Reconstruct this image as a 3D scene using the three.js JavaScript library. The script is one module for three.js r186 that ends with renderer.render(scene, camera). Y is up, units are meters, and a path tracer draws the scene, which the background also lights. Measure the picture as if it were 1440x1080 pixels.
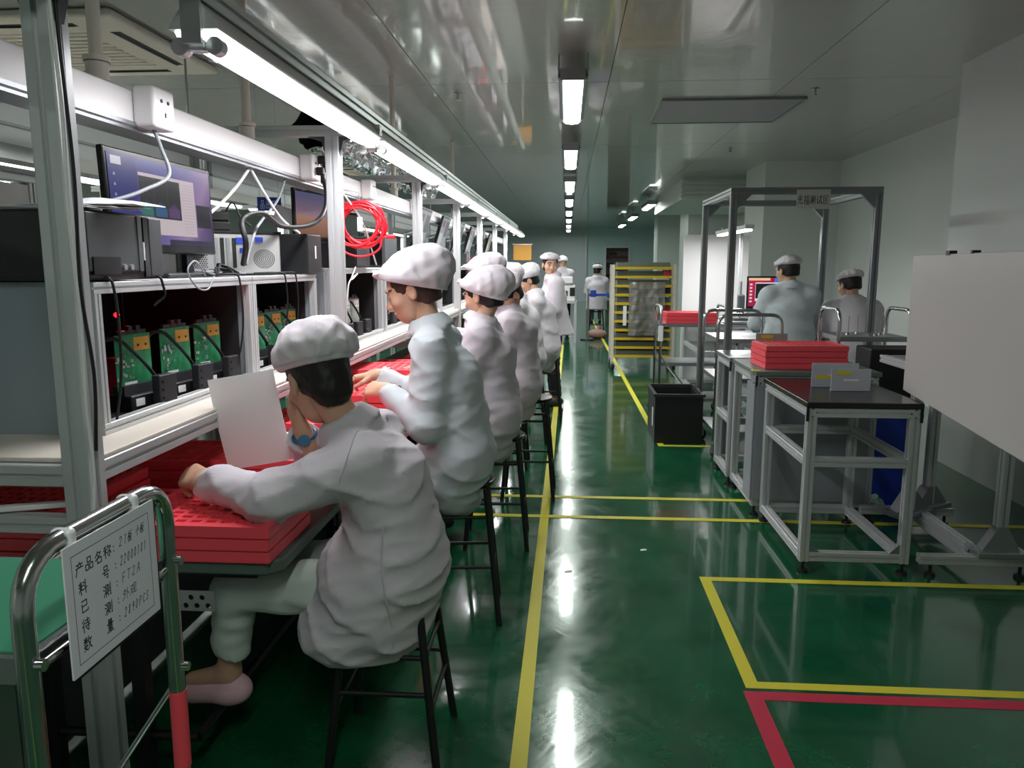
import * as THREE from 'three';
import { RoundedBoxGeometry } from 'three/addons/geometries/RoundedBoxGeometry.js';
import { mergeGeometries, mergeVertices } from 'three/addons/utils/BufferGeometryUtils.js';
import { RectAreaLightUniformsLib } from 'three/addons/lights/RectAreaLightUniformsLib.js';
import { createNoise3D, createNoise2D } from 'simplex-noise';

// ---------- camera, renderer, exposure ----------
const scene = new THREE.Scene();
const camera = new THREE.PerspectiveCamera(53.13, 4 / 3, 0.05, 100);
camera.position.set(0, 1.5, 0);
camera.rotation.order = 'YXZ';
camera.rotation.set(-0.15432, 0.07124, 0);
const renderer = new THREE.WebGLRenderer({ antialias: true });
renderer.toneMapping = THREE.LinearToneMapping;
renderer.toneMappingExposure = 1.08;
renderer.shadowMap.enabled = true;
RectAreaLightUniformsLib.init();
scene.background = new THREE.Color(0x000000);
// lamp strengths (radiance of each kind of lamp)
const BENCH_LAMP = 34, CEILING_LAMP = 32, BACK_LAMP = 55, TASK_LAMP = 80;

// ---------- helpers ----------
const V = (x, y, z) => new THREE.Vector3(x, y, z);
function rng(seed) { let s = seed >>> 0; return () => { s = (s + 0x6D2B79F5) >>> 0; let t = s; t = Math.imul(t ^ (t >>> 15), t | 1); t ^= t + Math.imul(t ^ (t >>> 7), t | 61); return ((t ^ (t >>> 14)) >>> 0) / 4294967296; }; }
const rnd = rng(7);
const noise3 = createNoise3D(rng(11)), noise2 = createNoise2D(rng(12));
const names = new Map();
function numbered(n) { const c = names.get(n) || 0; names.set(n, c + 1); return c ? n + '_' + String(c).padStart(3, '0') : n; }
function place(g, p = [0, 0, 0], r = [0, 0, 0]) {
  if (r[0] || r[1] || r[2]) g.applyMatrix4(new THREE.Matrix4().makeRotationFromEuler(new THREE.Euler(r[0], r[1], r[2], 'YXZ')));
  return g.translate(p[0], p[1], p[2]);
}
const box = (w, h, d, p, r) => place(new THREE.BoxGeometry(w, h, d), p, r);
const rbox = (w, h, d, rad, p, r, seg = 2) => place(new RoundedBoxGeometry(w, h, d, seg, Math.min(rad, w / 2.01, h / 2.01, d / 2.01)), p, r);
const cyl = (r0, r1, h, p, r, seg = 16) => place(new THREE.CylinderGeometry(r0, r1, h, seg), p, r);
const ball = (r, p, s = 12) => place(new THREE.SphereGeometry(r, s * 2, s), p);
function span(x0, x1, y0, y1, z0, z1) { return box(Math.abs(x1 - x0), Math.abs(y1 - y0), Math.abs(z1 - z0), [(x0 + x1) / 2, (y0 + y1) / 2, (z0 + z1) / 2]); }
function rod(a, b, r, seg = 10) {
  const A = V(...a), B = V(...b), d = B.clone().sub(A), g = new THREE.CylinderGeometry(r, r, d.length(), seg);
  g.applyQuaternion(new THREE.Quaternion().setFromUnitVectors(V(0, 1, 0), d.normalize()));
  return g.translate((A.x + B.x) / 2, (A.y + B.y) / 2, (A.z + B.z) / 2);
}
function tube(pts, r, n = 40, seg = 8, closed = false) {
  return new THREE.TubeGeometry(new THREE.CatmullRomCurve3(pts.map(p => V(...p)), closed, 'centripetal'), n, r, seg, closed);
}
// a pipe through corner points whose corners are rounded with radius br
function bent(pts, r, br, seg = 10) {
  const P = pts.map(p => V(...p)), path = new THREE.CurvePath();
  let last = P[0];
  for (let i = 1; i < P.length - 1; i++) {
    const a = P[i].clone().sub(P[i - 1]), b = P[i + 1].clone().sub(P[i]);
    const k = Math.min(br, a.length() / 2, b.length() / 2);
    const s = P[i].clone().sub(a.normalize().multiplyScalar(k)), e = P[i].clone().add(b.normalize().multiplyScalar(k));
    if (s.distanceTo(last) > 1e-4) path.add(new THREE.LineCurve3(last, s));
    path.add(new THREE.QuadraticBezierCurve3(s, P[i], e)); last = e;
  }
  path.add(new THREE.LineCurve3(last, P[P.length - 1]));
  const list = [];
  for (const c of path.curves) { const n = c.isLineCurve3 ? 1 : 6; for (let k = 0; k < n; k++) list.push(c.getPoint(k / n)); }
  list.push(P[P.length - 1]);
  return sweep(list, r, seg);
}
// ring sweep along listed points (keeps straight runs straight)
function sweep(list, r, seg = 10) {
  const n = list.length, pos = [], idx = [], uv = [];
  let nrm = null, run = 0;
  for (let i = 0; i < n; i++) {
    const t = list[Math.min(i + 1, n - 1)].clone().sub(list[Math.max(i - 1, 0)]).normalize();
    if (!nrm) nrm = Math.abs(t.y) < 0.9 ? V(0, 1, 0) : V(1, 0, 0);
    nrm = nrm.clone().sub(t.clone().multiplyScalar(nrm.dot(t))).normalize();
    const bi = t.clone().cross(nrm);
    if (i) run += list[i].distanceTo(list[i - 1]);
    for (let k = 0; k <= seg; k++) {
      const a = k / seg * Math.PI * 2, c = Math.cos(a) * r, s = Math.sin(a) * r;
      pos.push(list[i].x + nrm.x * c + bi.x * s, list[i].y + nrm.y * c + bi.y * s, list[i].z + nrm.z * c + bi.z * s);
      uv.push(k / seg, run);
    }
  }
  const w = seg + 1;
  for (let i = 0; i < n - 1; i++) for (let k = 0; k < seg; k++) { const a = i * w + k; idx.push(a, a + w, a + 1, a + 1, a + w, a + w + 1); }
  for (const [e, f] of [[0, 1], [n - 1, 0]]) { const c = pos.length / 3; pos.push(list[e].x, list[e].y, list[e].z); uv.push(0, 0); for (let k = 0; k < seg; k++) f ? idx.push(c, e * w + k, e * w + k + 1) : idx.push(c, e * w + k + 1, e * w + k); }
  const g = new THREE.BufferGeometry();
  g.setAttribute('position', new THREE.Float32BufferAttribute(pos, 3)); g.setAttribute('uv', new THREE.Float32BufferAttribute(uv, 2)); g.setIndex(idx);
  g.computeVertexNormals(); return g;
}
function extr(pts, depth, bevel = 0) {       // outline in x/y, extruded along z and centred on it
  const s = new THREE.Shape(pts.map(p => new THREE.Vector2(p[0], p[1])));
  const g = new THREE.ExtrudeGeometry(s, { depth: depth - 2 * bevel, bevelEnabled: bevel > 0, bevelSize: bevel, bevelThickness: bevel, bevelOffset: -bevel, bevelSegments: 1, curveSegments: 6 });
  return g.translate(0, 0, -(depth - 2 * bevel) / 2);
}
// slotted aluminium profile between two points (axis-aligned)
const profCache = new Map();
function profUnit(s) {
  if (!profCache.has(s)) {
    const h = s / 2, w = s * 0.11, d = s * 0.16, c = s * 0.05, o = [];
    for (let q = 0; q < 4; q++) { const a = q * Math.PI / 2, C = Math.round(Math.cos(a)), S = Math.round(Math.sin(a)); for (const [x, y] of [[-h + c, -h], [-w, -h], [-w, -h + d], [w, -h + d], [w, -h], [h - c, -h]]) o.push([x * C - y * S, x * S + y * C]); }
    profCache.set(s, extr(o, 1));
  }
  return profCache.get(s).clone();
}
function prof(s, a, b) {
  const A = V(...a), B = V(...b), d = B.clone().sub(A), L = d.length(), g = profUnit(s).scale(1, 1, L);
  g.applyQuaternion(new THREE.Quaternion().setFromUnitVectors(V(0, 0, 1), d.normalize()));
  return g.translate((A.x + B.x) / 2, (A.y + B.y) / 2, (A.z + B.z) / 2);
}
function join(gs) {
  if (!Array.isArray(gs)) gs = [gs];
  const l = gs.map(g => { g = g.index ? g.toNonIndexed() : g.clone(); for (const k of Object.keys(g.attributes)) if (!['position', 'normal', 'uv'].includes(k)) g.deleteAttribute(k); if (!g.attributes.uv) g.setAttribute('uv', new THREE.Float32BufferAttribute(new Float32Array(g.attributes.position.count * 2), 2)); g.clearGroups(); return g; });
  return l.length === 1 ? l[0] : mergeGeometries(l);
}
function mesh(name, gs, mat, parent) {
  const m = new THREE.Mesh(gs.isBufferGeometry && gs.userData.keep ? gs : join(gs), mat);
  m.castShadow = m.receiveShadow = true;
  m.name = name; parent.add(m); return m;
}
function tag(o, label, category, group, kind) { o.userData.label = label; o.userData.category = category; if (group) o.userData.group = group; if (kind) o.userData.kind = kind; return o; }
function thing(name, label, category, p = [0, 0, 0], turn = 0, group) {
  const o = new THREE.Group(); o.name = numbered(name); scene.add(o); o.position.set(...p); o.rotation.y = turn; return tag(o, label, category, group);
}
function single(name, gs, mat, label, category, p = [0, 0, 0], turn = 0, group) {
  const m = mesh(numbered(name), gs, mat, scene); m.position.set(...p); m.rotation.y = turn; return tag(m, label, category, group);
}
function dup(o, label, p, turn = 0) {
  const c = o.clone(); c.name = numbered(o.name.replace(/_\d{3}$/, '')); c.userData = { ...o.userData }; if (label) c.userData.label = label; scene.add(c); c.position.set(...p); c.rotation.y = turn; return c;
}
function struct(name, gs, mat, label, category) { const m = mesh(name, gs, mat, scene); m.userData = { kind: 'structure', label, category }; return m; }

// ---------- textures and materials ----------
function texture(w, h, f, srgb = false, rep = [1, 1]) {     // f(u, v) -> [r,g,b] 0..255 or a grey value
  const d = new Uint8Array(w * h * 4);
  for (let y = 0; y < h; y++) for (let x = 0; x < w; x++) { const c = f(x / w, y / h), i = (y * w + x) * 4; if (typeof c === 'number') d[i] = d[i + 1] = d[i + 2] = c; else { d[i] = c[0]; d[i + 1] = c[1]; d[i + 2] = c[2]; } d[i + 3] = 255; }
  const t = new THREE.DataTexture(d, w, h); t.magFilter = THREE.LinearFilter; t.minFilter = THREE.LinearMipmapLinearFilter; t.generateMipmaps = true; t.wrapS = t.wrapT = THREE.RepeatWrapping; t.repeat.set(...rep); if (srgb) t.colorSpace = THREE.SRGBColorSpace; t.needsUpdate = true; return t;
}
const TAU = Math.PI * 2;
function wrapN(u, v, k) { return noise3(Math.cos(u * TAU) * k, Math.sin(u * TAU) * k + Math.cos(v * TAU) * k * 0.83, Math.sin(v * TAU) * k); }
function canvasTex(w, h, draw, srgb = true) { const c = document.createElement('canvas'); c.width = w; c.height = h; const g = c.getContext('2d'); draw(g, w, h); const t = new THREE.CanvasTexture(c); if (srgb) t.colorSpace = THREE.SRGBColorSpace; return t; }
const std = (color, roughness = 0.6, metalness = 0, extra = {}) => new THREE.MeshStandardMaterial({ color, roughness, metalness, ...extra });
const phys = (color, roughness, metalness, extra) => new THREE.MeshPhysicalMaterial({ color, roughness, metalness, ...extra });
const glowMat = (color, k) => new THREE.MeshStandardMaterial({ color: 0xffffff, emissive: color, emissiveIntensity: k, roughness: 0.6 });
const floorTone = texture(512, 512, (u, v) => { const n = wrapN(u, v, 1.1) * 8 + wrapN(u, v, 5) * 4 + (rnd() - 0.5) * 6; return [17 + n * 0.5, 84 + n, 52 + n * 0.8]; }, true, [0.5, 0.5]);
const floorRough = texture(512, 512, (u, v) => 42 + wrapN(u, v, 1.6) * 12 + wrapN(u, v, 7) * 8, false, [0.4, 0.4]);
const floorBump = texture(512, 512, (u, v) => 128 + wrapN(u, v, 2.2) * 60 + wrapN(u, v, 9) * 20, false, [0.6, 0.6]);
const ceilBump = texture(512, 512, (u, v) => 128 + wrapN(u, v, 1.0) * 70 + wrapN(u, v, 3.2) * 34 + wrapN(u, v, 8) * 6, false, [0.45, 0.45]);
const clothBump = texture(256, 256, (u, v) => 128 + Math.sin(u * TAU * 64) * 50 + Math.sin(v * TAU * 64) * 50, false, [4, 4]);
const M = {
  floor: new THREE.MeshPhysicalMaterial({ map: floorTone, roughnessMap: floorRough, roughness: 1, bumpMap: floorBump, bumpScale: 0.0006, clearcoat: 0.5, clearcoatRoughness: 0.06 }),
  ceiling: new THREE.MeshPhysicalMaterial({ color: 0xb4b4b0, roughness: 0.3, metalness: 0.2, bumpMap: ceilBump, bumpScale: 0.006, clearcoat: 0.8, clearcoatRoughness: 0.05 }),
  gap: std(0x3a3c3c, 0.8),
  wall: std(0xd3d6d4, 0.5), wallDim: std(0xd2d6de, 0.5), wallGreen: std(0xcde2e6, 0.5),
  alu: std(0xc6c9ca, 0.4, 0.38), aluDark: std(0x8c9093, 0.4, 0.6),
  steel: std(0xc9cbca, 0.16, 1), steelDull: std(0xb4b7b8, 0.34, 0.9),
  black: std(0x141516, 0.5), blackGloss: std(0x0c0d0f, 0.25), rubber: std(0x1b1b1c, 0.8), dark: std(0x222428, 0.55), inner: std(0x1c1a1c, 0.7),
  white: std(0xeceaea, 0.45), cream: std(0xd8d0c4, 0.5), paper: std(0xefeff1, 0.85), grey: std(0x8d9296, 0.5), greyBlue: std(0x8f9aa1, 0.5), greyDark: std(0x43474b, 0.5),
  red: phys(0xf8505c, 0.45, 0, { clearcoat: 0.2, clearcoatRoughness: 0.35 }), redCable: std(0xf0182c, 0.4),
  yellow: std(0xd8cf3a, 0.5), redTape: std(0xc02c46, 0.5),
  pcb: std(0x1f8a54, 0.35), gold: std(0xd9a441, 0.4, 0.2), chip: std(0x1a1c1a, 0.4), tin: std(0xd4d8d6, 0.3, 0.8),
  amberEdge: std(0xd8b41c, 0.5),
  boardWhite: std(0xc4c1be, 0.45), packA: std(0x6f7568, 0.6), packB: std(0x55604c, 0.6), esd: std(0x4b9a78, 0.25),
  blue: std(0x1a3fb0, 0.5), blueSign: std(0x2a50b8, 0.5), amber: std(0xe6a53c, 0.5),
  coat: new THREE.MeshPhysicalMaterial({ color: 0xd2ccd3, roughness: 0.88, sheen: 0.25, sheenRoughness: 0.6, bumpMap: clothBump, bumpScale: 0.0003 }),
  coatCool: new THREE.MeshPhysicalMaterial({ color: 0xc9d2d6, roughness: 0.88, sheen: 0.25, sheenRoughness: 0.6, bumpMap: clothBump, bumpScale: 0.0003 }),
  cap: new THREE.MeshPhysicalMaterial({ color: 0xd9d4d9, roughness: 0.85, sheen: 0.2, bumpMap: clothBump, bumpScale: 0.0003 }),
  trousers: std(0xcdd8d2, 0.9), trousersDark: std(0x1f2024, 0.85), trousersGrey: std(0x6d7278, 0.9),
  skin: new THREE.MeshPhysicalMaterial({ color: 0xffffff, roughness: 0.55, vertexColors: true, sheen: 0.15 }),
  hairBlack: std(0x14100f, 0.55), hairBrown: std(0x3a241b, 0.55),
  pink: std(0xe2b6c2, 0.8), watch: std(0x1f6f9a, 0.4),
  glass: new THREE.MeshPhysicalMaterial({ color: 0xffffff, roughness: 0.05, transmission: 1, thickness: 0, ior: 1.5 }),
  mat: std(0x55685f, 0.45), tableTop: std(0x24201f, 0.22), oldMetal: std(0x6f7d74, 0.5, 0.2),
  glow: glowMat(0xffffff, 3), glowCeiling: glowMat(0xf6fff8, 5), led: glowMat(0xff1022, 4),
};
// ---------- the room ----------
{
  const fl = struct('floor', [span(-8.6, 4.3, -0.12, 0, 3.4, -34)], M.floor, 'glossy green epoxy factory floor', 'floor');
  { // uv in metres
    const p = fl.geometry.attributes.position, uv = fl.geometry.attributes.uv; for (let i = 0; i < p.count; i++) uv.setXY(i, p.getX(i), p.getZ(i));
  }
  const HC = 2.95;
  const ce = struct('ceiling', [span(-8.6, 4.3, HC + 0.014, 3.1, 3.4, -34)], M.gap, 'shiny grey metal panel ceiling', 'ceiling');
  const PW = 1.45, PL = 3.29;
  for (let x = 0.315 - PW * 7; x < 4.3; x += PW) for (let z = 3.0 + 0.36; z > -34; z -= PL) {
    const a = Math.max(x, -8.6), b = Math.min(x + PW, 4.3), c = Math.min(z, 3.4), d = Math.max(z - PL, -34);
    if (b - a < 0.1 || c - d < 0.1) continue;
    const g = span(a + 0.0025, b - 0.0025, HC, HC + 0.014, c - 0.004, d + 0.004), p = g.attributes.position, uv = g.attributes.uv;
    for (let i = 0; i < p.count; i++) uv.setXY(i, p.getX(i), p.getZ(i));
    mesh('ceiling_panel', g, M.ceiling, ce);
  }
  const slab = (name, g, m, l) => struct(name, g, m, l, 'wall');
  slab('wall_left', [span(-8.6, -8.3, 0, 3, 3.4, -32.3)], M.wall, 'pale wall beyond the second bench row');
  slab('wall_back', [span(-8.3, 4.3, 0, 3, 3.1, 3.4)], M.wall, 'pale wall at the near end of the hall');
  slab('wall_right', [span(3.85, 4.3, 0, 3, 3.1, -32.3)], M.wall, 'plain light grey wall behind the test area');
  slab('wall_pier_near', [span(2.87, 3.85, 0, HC, 3.1, -6.13)], M.wall, 'projecting light grey wall section beside the white board');
  slab('wall_pier_test', [span(2.8, 3.85, 0, HC, -11.5, -12.7)], M.wall, 'square grey pillar behind the test area frame');
  slab('wall_pier_mid', [span(2.78, 3.85, 0, HC, -18.4, -19.7)], M.wall, 'square pale pillar beyond the inspection bench');
  slab('wall_pier_end', [span(2.78, 3.85, 0, HC, -24.5, -25.5)], M.wall, 'square pale pillar close to the far wall');
  const tb = struct('trim_1', [span(1.95, 3.85, 2.61, HC, -13.75, -17.9)], M.wall, 'grooved ceiling bulkhead between two pillars', 'trim');
  for (let k = 0; k < 4; k++) mesh('slat', [span(1.93, 3.85, 2.63 + k * 0.08, 2.67 + k * 0.08, -13.72, -13.75)], M.wall, tb);
  // far wall with the open doorway
  const dx0 = 1.5, dx1 = 2.55, dh = 2.24;
  slab('wall_far', [span(0.78, dx0, 0, 3, -32, -32.3), span(dx1, 3.85, 0, 3, -32, -32.3), span(dx0, dx1, dh, 3, -32, -32.3)], M.wallGreen, 'pale blue-green end wall around the doorway');
  slab('wall_far_side', [span(-8.3, 0.71, 0, 3, -31.9, -32.3)], M.wallDim, 'dull grey end wall behind the standing worker');
  struct('trim_2', [span(0.71, 0.78, 0, HC, -31.86, -32.2)], M.alu, 'upright metal strip on the end wall', 'trim');
  struct('door_1', [span(dx0, dx0 + 0.07, 0, dh, -31.95, -32.32), span(dx1 - 0.07, dx1, 0, dh, -31.95, -32.32), span(dx0 + 0.07, dx1 - 0.07, dh - 0.07, dh, -31.95, -32.32)], M.white, 'white frame of the open storeroom doorway', 'door');
  slab('wall_store', [span(0.7, 3.85, 0, 3, -33.4, -33.6), span(0.65, 0.7, 0, 3, -32.3, -33.6), span(3.85, 3.9, 0, 3, -32.3, -33.6)], M.wall, 'plain walls of the storeroom beyond the doorway');
  // storeroom shelf with red bins
  const sh = thing('storage_shelf', 'dark shelf with red edges inside the far doorway', 'shelf', [2.03, 0, -32.9]);
  for (const y of [0.5, 0.95, 1.4, 1.85]) mesh('shelf_board', box(1.1, 0.05, 0.5, [0, y, 0]), M.redTape, sh);
  for (const x of [-0.53, 0.53]) for (const z of [-0.23, 0.23]) mesh('upright', box(0.04, 2.05, 0.04, [x, 1.025, z]), M.black, sh);
  [[-0.25, 1.425], [0.18, 1.425], [-0.1, 1.875], [0.3, 0.975], [-0.3, 0.975]].forEach(([x, y], i) => {
    single('storage_bin', [rbox(0.24, 0.14, 0.36, 0.01, [0, 0.07, 0]), box(0.1, 0.05, 0.004, [0, 0.08, 0.182])], i % 2 ? M.black : M.greyDark, 'small dark storage bin on the red-edged shelf in the doorway', 'bin', [2.03 + x, y + 0.001, -32.88], 0, 'bins in the far storeroom');
  });
}
// ---------- floor tapes ----------
{
  const tape = (name, label, m, segs, y) => single(name, segs.map(([x0, x1, z0, z1]) => span(x0, x1, y - 0.0012, y, z0, z1)), m, label, 'floor marking');
  const strip = (x0, z0, x1, z1, w) => { const dx = x1 - x0, dz = z1 - z0, L = Math.hypot(dx, dz); return box(w, 0.0012, L, [(x0 + x1) / 2, 0.0006, (z0 + z1) / 2], [0, Math.atan2(dx, dz), 0]); };
  single('aisle_tape', [strip(-0.15, 2.4, -0.08, -14.5, 0.052)], M.yellow, 'long yellow tape line running down the aisle beside the stools', 'floor marking');
  single('aisle_tape', [strip(0.80, -6.35, 0.69, -21, 0.05), span(0.775, 1.2, 0.0002, 0.0014, -6.33, -6.38)], M.yellow, 'yellow aisle line on the cart side with a square corner', 'floor marking');
  tape('cross_tape', 'yellow tape line across the aisle, the one nearer the black-topped table foot', M.yellow, [[-0.75, 2.9, -4.43, -4.48]], 0.0026);
  tape('cross_tape', 'yellow tape line across the aisle, the one nearer the grey side panel', M.yellow, [[-0.7, 1.9, -4.83, -4.88]], 0.0026);
  tape('zone_tape', 'yellow tape rectangle on the floor before the aluminium table', M.yellow, [[0.655, 0.705, -2.605, -3.6], [0.705, 2.25, -3.555, -3.6], [0.705, 2.25, -2.605, -2.65]], 0.0014);
  tape('zone_tape', 'red tape rectangle on the floor next to the yellow one', M.redTape, [[0.64, 0.7, -1.2, -2.585], [0.7, 2.25, -2.53, -2.585]], 0.0014);
  for (const [x, z, s] of [[0.02, -3.62, 0.022], [0.42, -3.94, 0.02], [-0.98, -1.92, 0.03]]) single('paper_scrap', [extr([[-s, -s * .5], [s * .6, -s * .6], [s, s * .2], [0, s * .6], [-s * .8, s * .3]], 0.0016).rotateX(-Math.PI / 2).translate(0, 0.0012, 0)], M.paper, 'tiny white scrap lying on the green floor', 'scrap', [x, 0, z], 0.4, 'scraps on the floor');
}
// ---------- ceiling fittings ----------
function areaLight(w, h, k, p, lookAt, color = 0xffffff) {
  const l = new THREE.RectAreaLight(color, k, w, h); l.position.set(...p); l.castShadow = true; scene.add(l); l.lookAt(...lookAt); return l;
}
{
  const zs = []; for (let k = -2; k < 8; k++) if (k !== -1) zs.push(-6.36 - k * 3.31);
  let proto;
  zs.forEach((z, i) => {
    if (!proto) {
      proto = thing('ceiling_lamp', 'enclosed batten lamp hung under the ceiling along the aisle', 'lamp', [0.025, 2.76, z], 0, 'batten lamps above the aisle');
      mesh('housing', [extr([[-0.075, 0.075], [-0.085, 0.02], [-0.06, 0.012], [0.06, 0.012], [0.085, 0.02], [0.075, 0.075]].map(q => [q[0] * 1.2, q[1]]), 1.56)], M.greyDark, proto);
      mesh('diffuser', [extr([[-0.06, 0.016], [-0.06, -0.012], [-0.045, -0.026], [0, -0.032], [0.045, -0.026], [0.06, -0.012], [0.06, 0.016]].map(q => [q[0] * 1.2, q[1]]), 1.5)], M.glowCeiling, proto);
      for (const e of [-0.72, 0.72]) mesh('hanger', [rod([-0.1, 0.02, e], [-0.1, 0.19, e], 0.007), rod([0.1, 0.02, e], [0.1, 0.19, e], 0.007), box(0.22, 0.012, 0.02, [0, 0.085, e])], M.steelDull, proto);
      for (const e of [-0.786, 0.786]) mesh('end_cap', [box(0.18, 0.075, 0.012, [0, 0.035, e])], M.grey, proto);
    } else dup(proto, null, [0.025, 2.76, z]);
    areaLight(0.13, 1.48, CEILING_LAMP, [0.025, 2.715, z], [0.025, 0, z], 0xf4fff6);
  });
  for (let k = 0; k < 3; k++) {
    const z = -17.6 - k * 4.2, x = 1.78;
    dup(proto, 'enclosed batten lamp hung under the ceiling towards the pillars', [x, 2.76, z]).userData.group = 'batten lamps near the pillars';
    areaLight(0.13, 1.48, CEILING_LAMP, [x, 2.715, z], [x, 0, z], 0xf4fff6);
  }
  for (let k = 0; k < 8; k++) {  // lamp row added to brighten the first post, bench background and far wall
    const z = 1.6 - k * 3.31 - (k > 5 ? 6.6 : 0), x = -4.7;
    dup(proto, 'added batten lamp over the second aisle, brightening the bench end and background', [x, 2.76, z]).userData.group = 'added fill lamps over the second aisle';
    areaLight(0.13, 1.48, CEILING_LAMP, [x, 2.715, z], [x, 0, z], 0xf4fff6);
  }
  // ceiling hatch, sprinklers
  const h = thing('ceiling_hatch', 'flat grey access hatch in the ceiling beside the aisle lamps', 'hatch', [1.45, 2.948, -7.75]);
  mesh('hatch_frame', [span(-0.63, 0.63, -0.02, 0, 0.54, 0.565), span(-0.63, 0.63, -0.02, 0, -0.565, -0.54), span(-0.63, -0.605, -0.02, 0, -0.54, 0.54), span(0.605, 0.63, -0.02, 0, -0.54, 0.54)], M.aluDark, h);
  mesh('hatch_panel', [span(-0.605, 0.605, -0.014, 0, -0.54, 0.54)], M.grey, h);
  for (const [x, z] of [[2.04, -6.86], [2.02, -10.15], [-0.95, -6.83]]) {
    const s = thing('sprinkler', 'small sprinkler head under the ceiling', 'sprinkler', [x, 2.948, z], 0, 'sprinkler heads');
    mesh('stem', [cyl(0.012, 0.012, 0.05, [0, -0.025, 0]), cyl(0.035, 0.035, 0.006, [0, -0.003, 0])], M.steelDull, s);
    mesh('deflector', [cyl(0.03, 0.03, 0.004, [0, -0.055, 0]), ball(0.008, [0, -0.045, 0], 6)], M.steelDull, s);
  }
  // air-conditioning cassettes
  for (const [x, z, l] of [[-3.3, -5.15, 'square ceiling air conditioner with dark slots above the printer'], [-2.96, -12.1, 'square ceiling air conditioner with dark grille beyond the foil duct']]) {
    const a = thing('air_conditioner', l, 'air conditioner', [x, 2.948, z]);
    a.scale.set(1.26, 1, 1.26);
    mesh('cover', [rbox(1.1, 0.05, 1.1, 0.02, [0, -0.025, 0])], M.cream, a);
    mesh('grille', [...Array.from({ length: 9 }, (_, k) => box(0.56, 0.01, 0.02, [0, -0.054, -0.24 + k * 0.06])), box(0.6, 0.006, 0.012, [0, -0.052, 0.3]), box(0.6, 0.006, 0.012, [0, -0.052, -0.3])], M.cream, a);
    for (let q = 0; q < 4; q++) { const A = q * Math.PI / 2; mesh('slot', [box(0.62, 0.012, 0.05, [0, -0.046, 0.43]), box(0.6, 0.004, 0.012, [0, -0.056, 0.425])].map(g => g.rotateY(A)), M.black, a); }
  }
}
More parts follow.
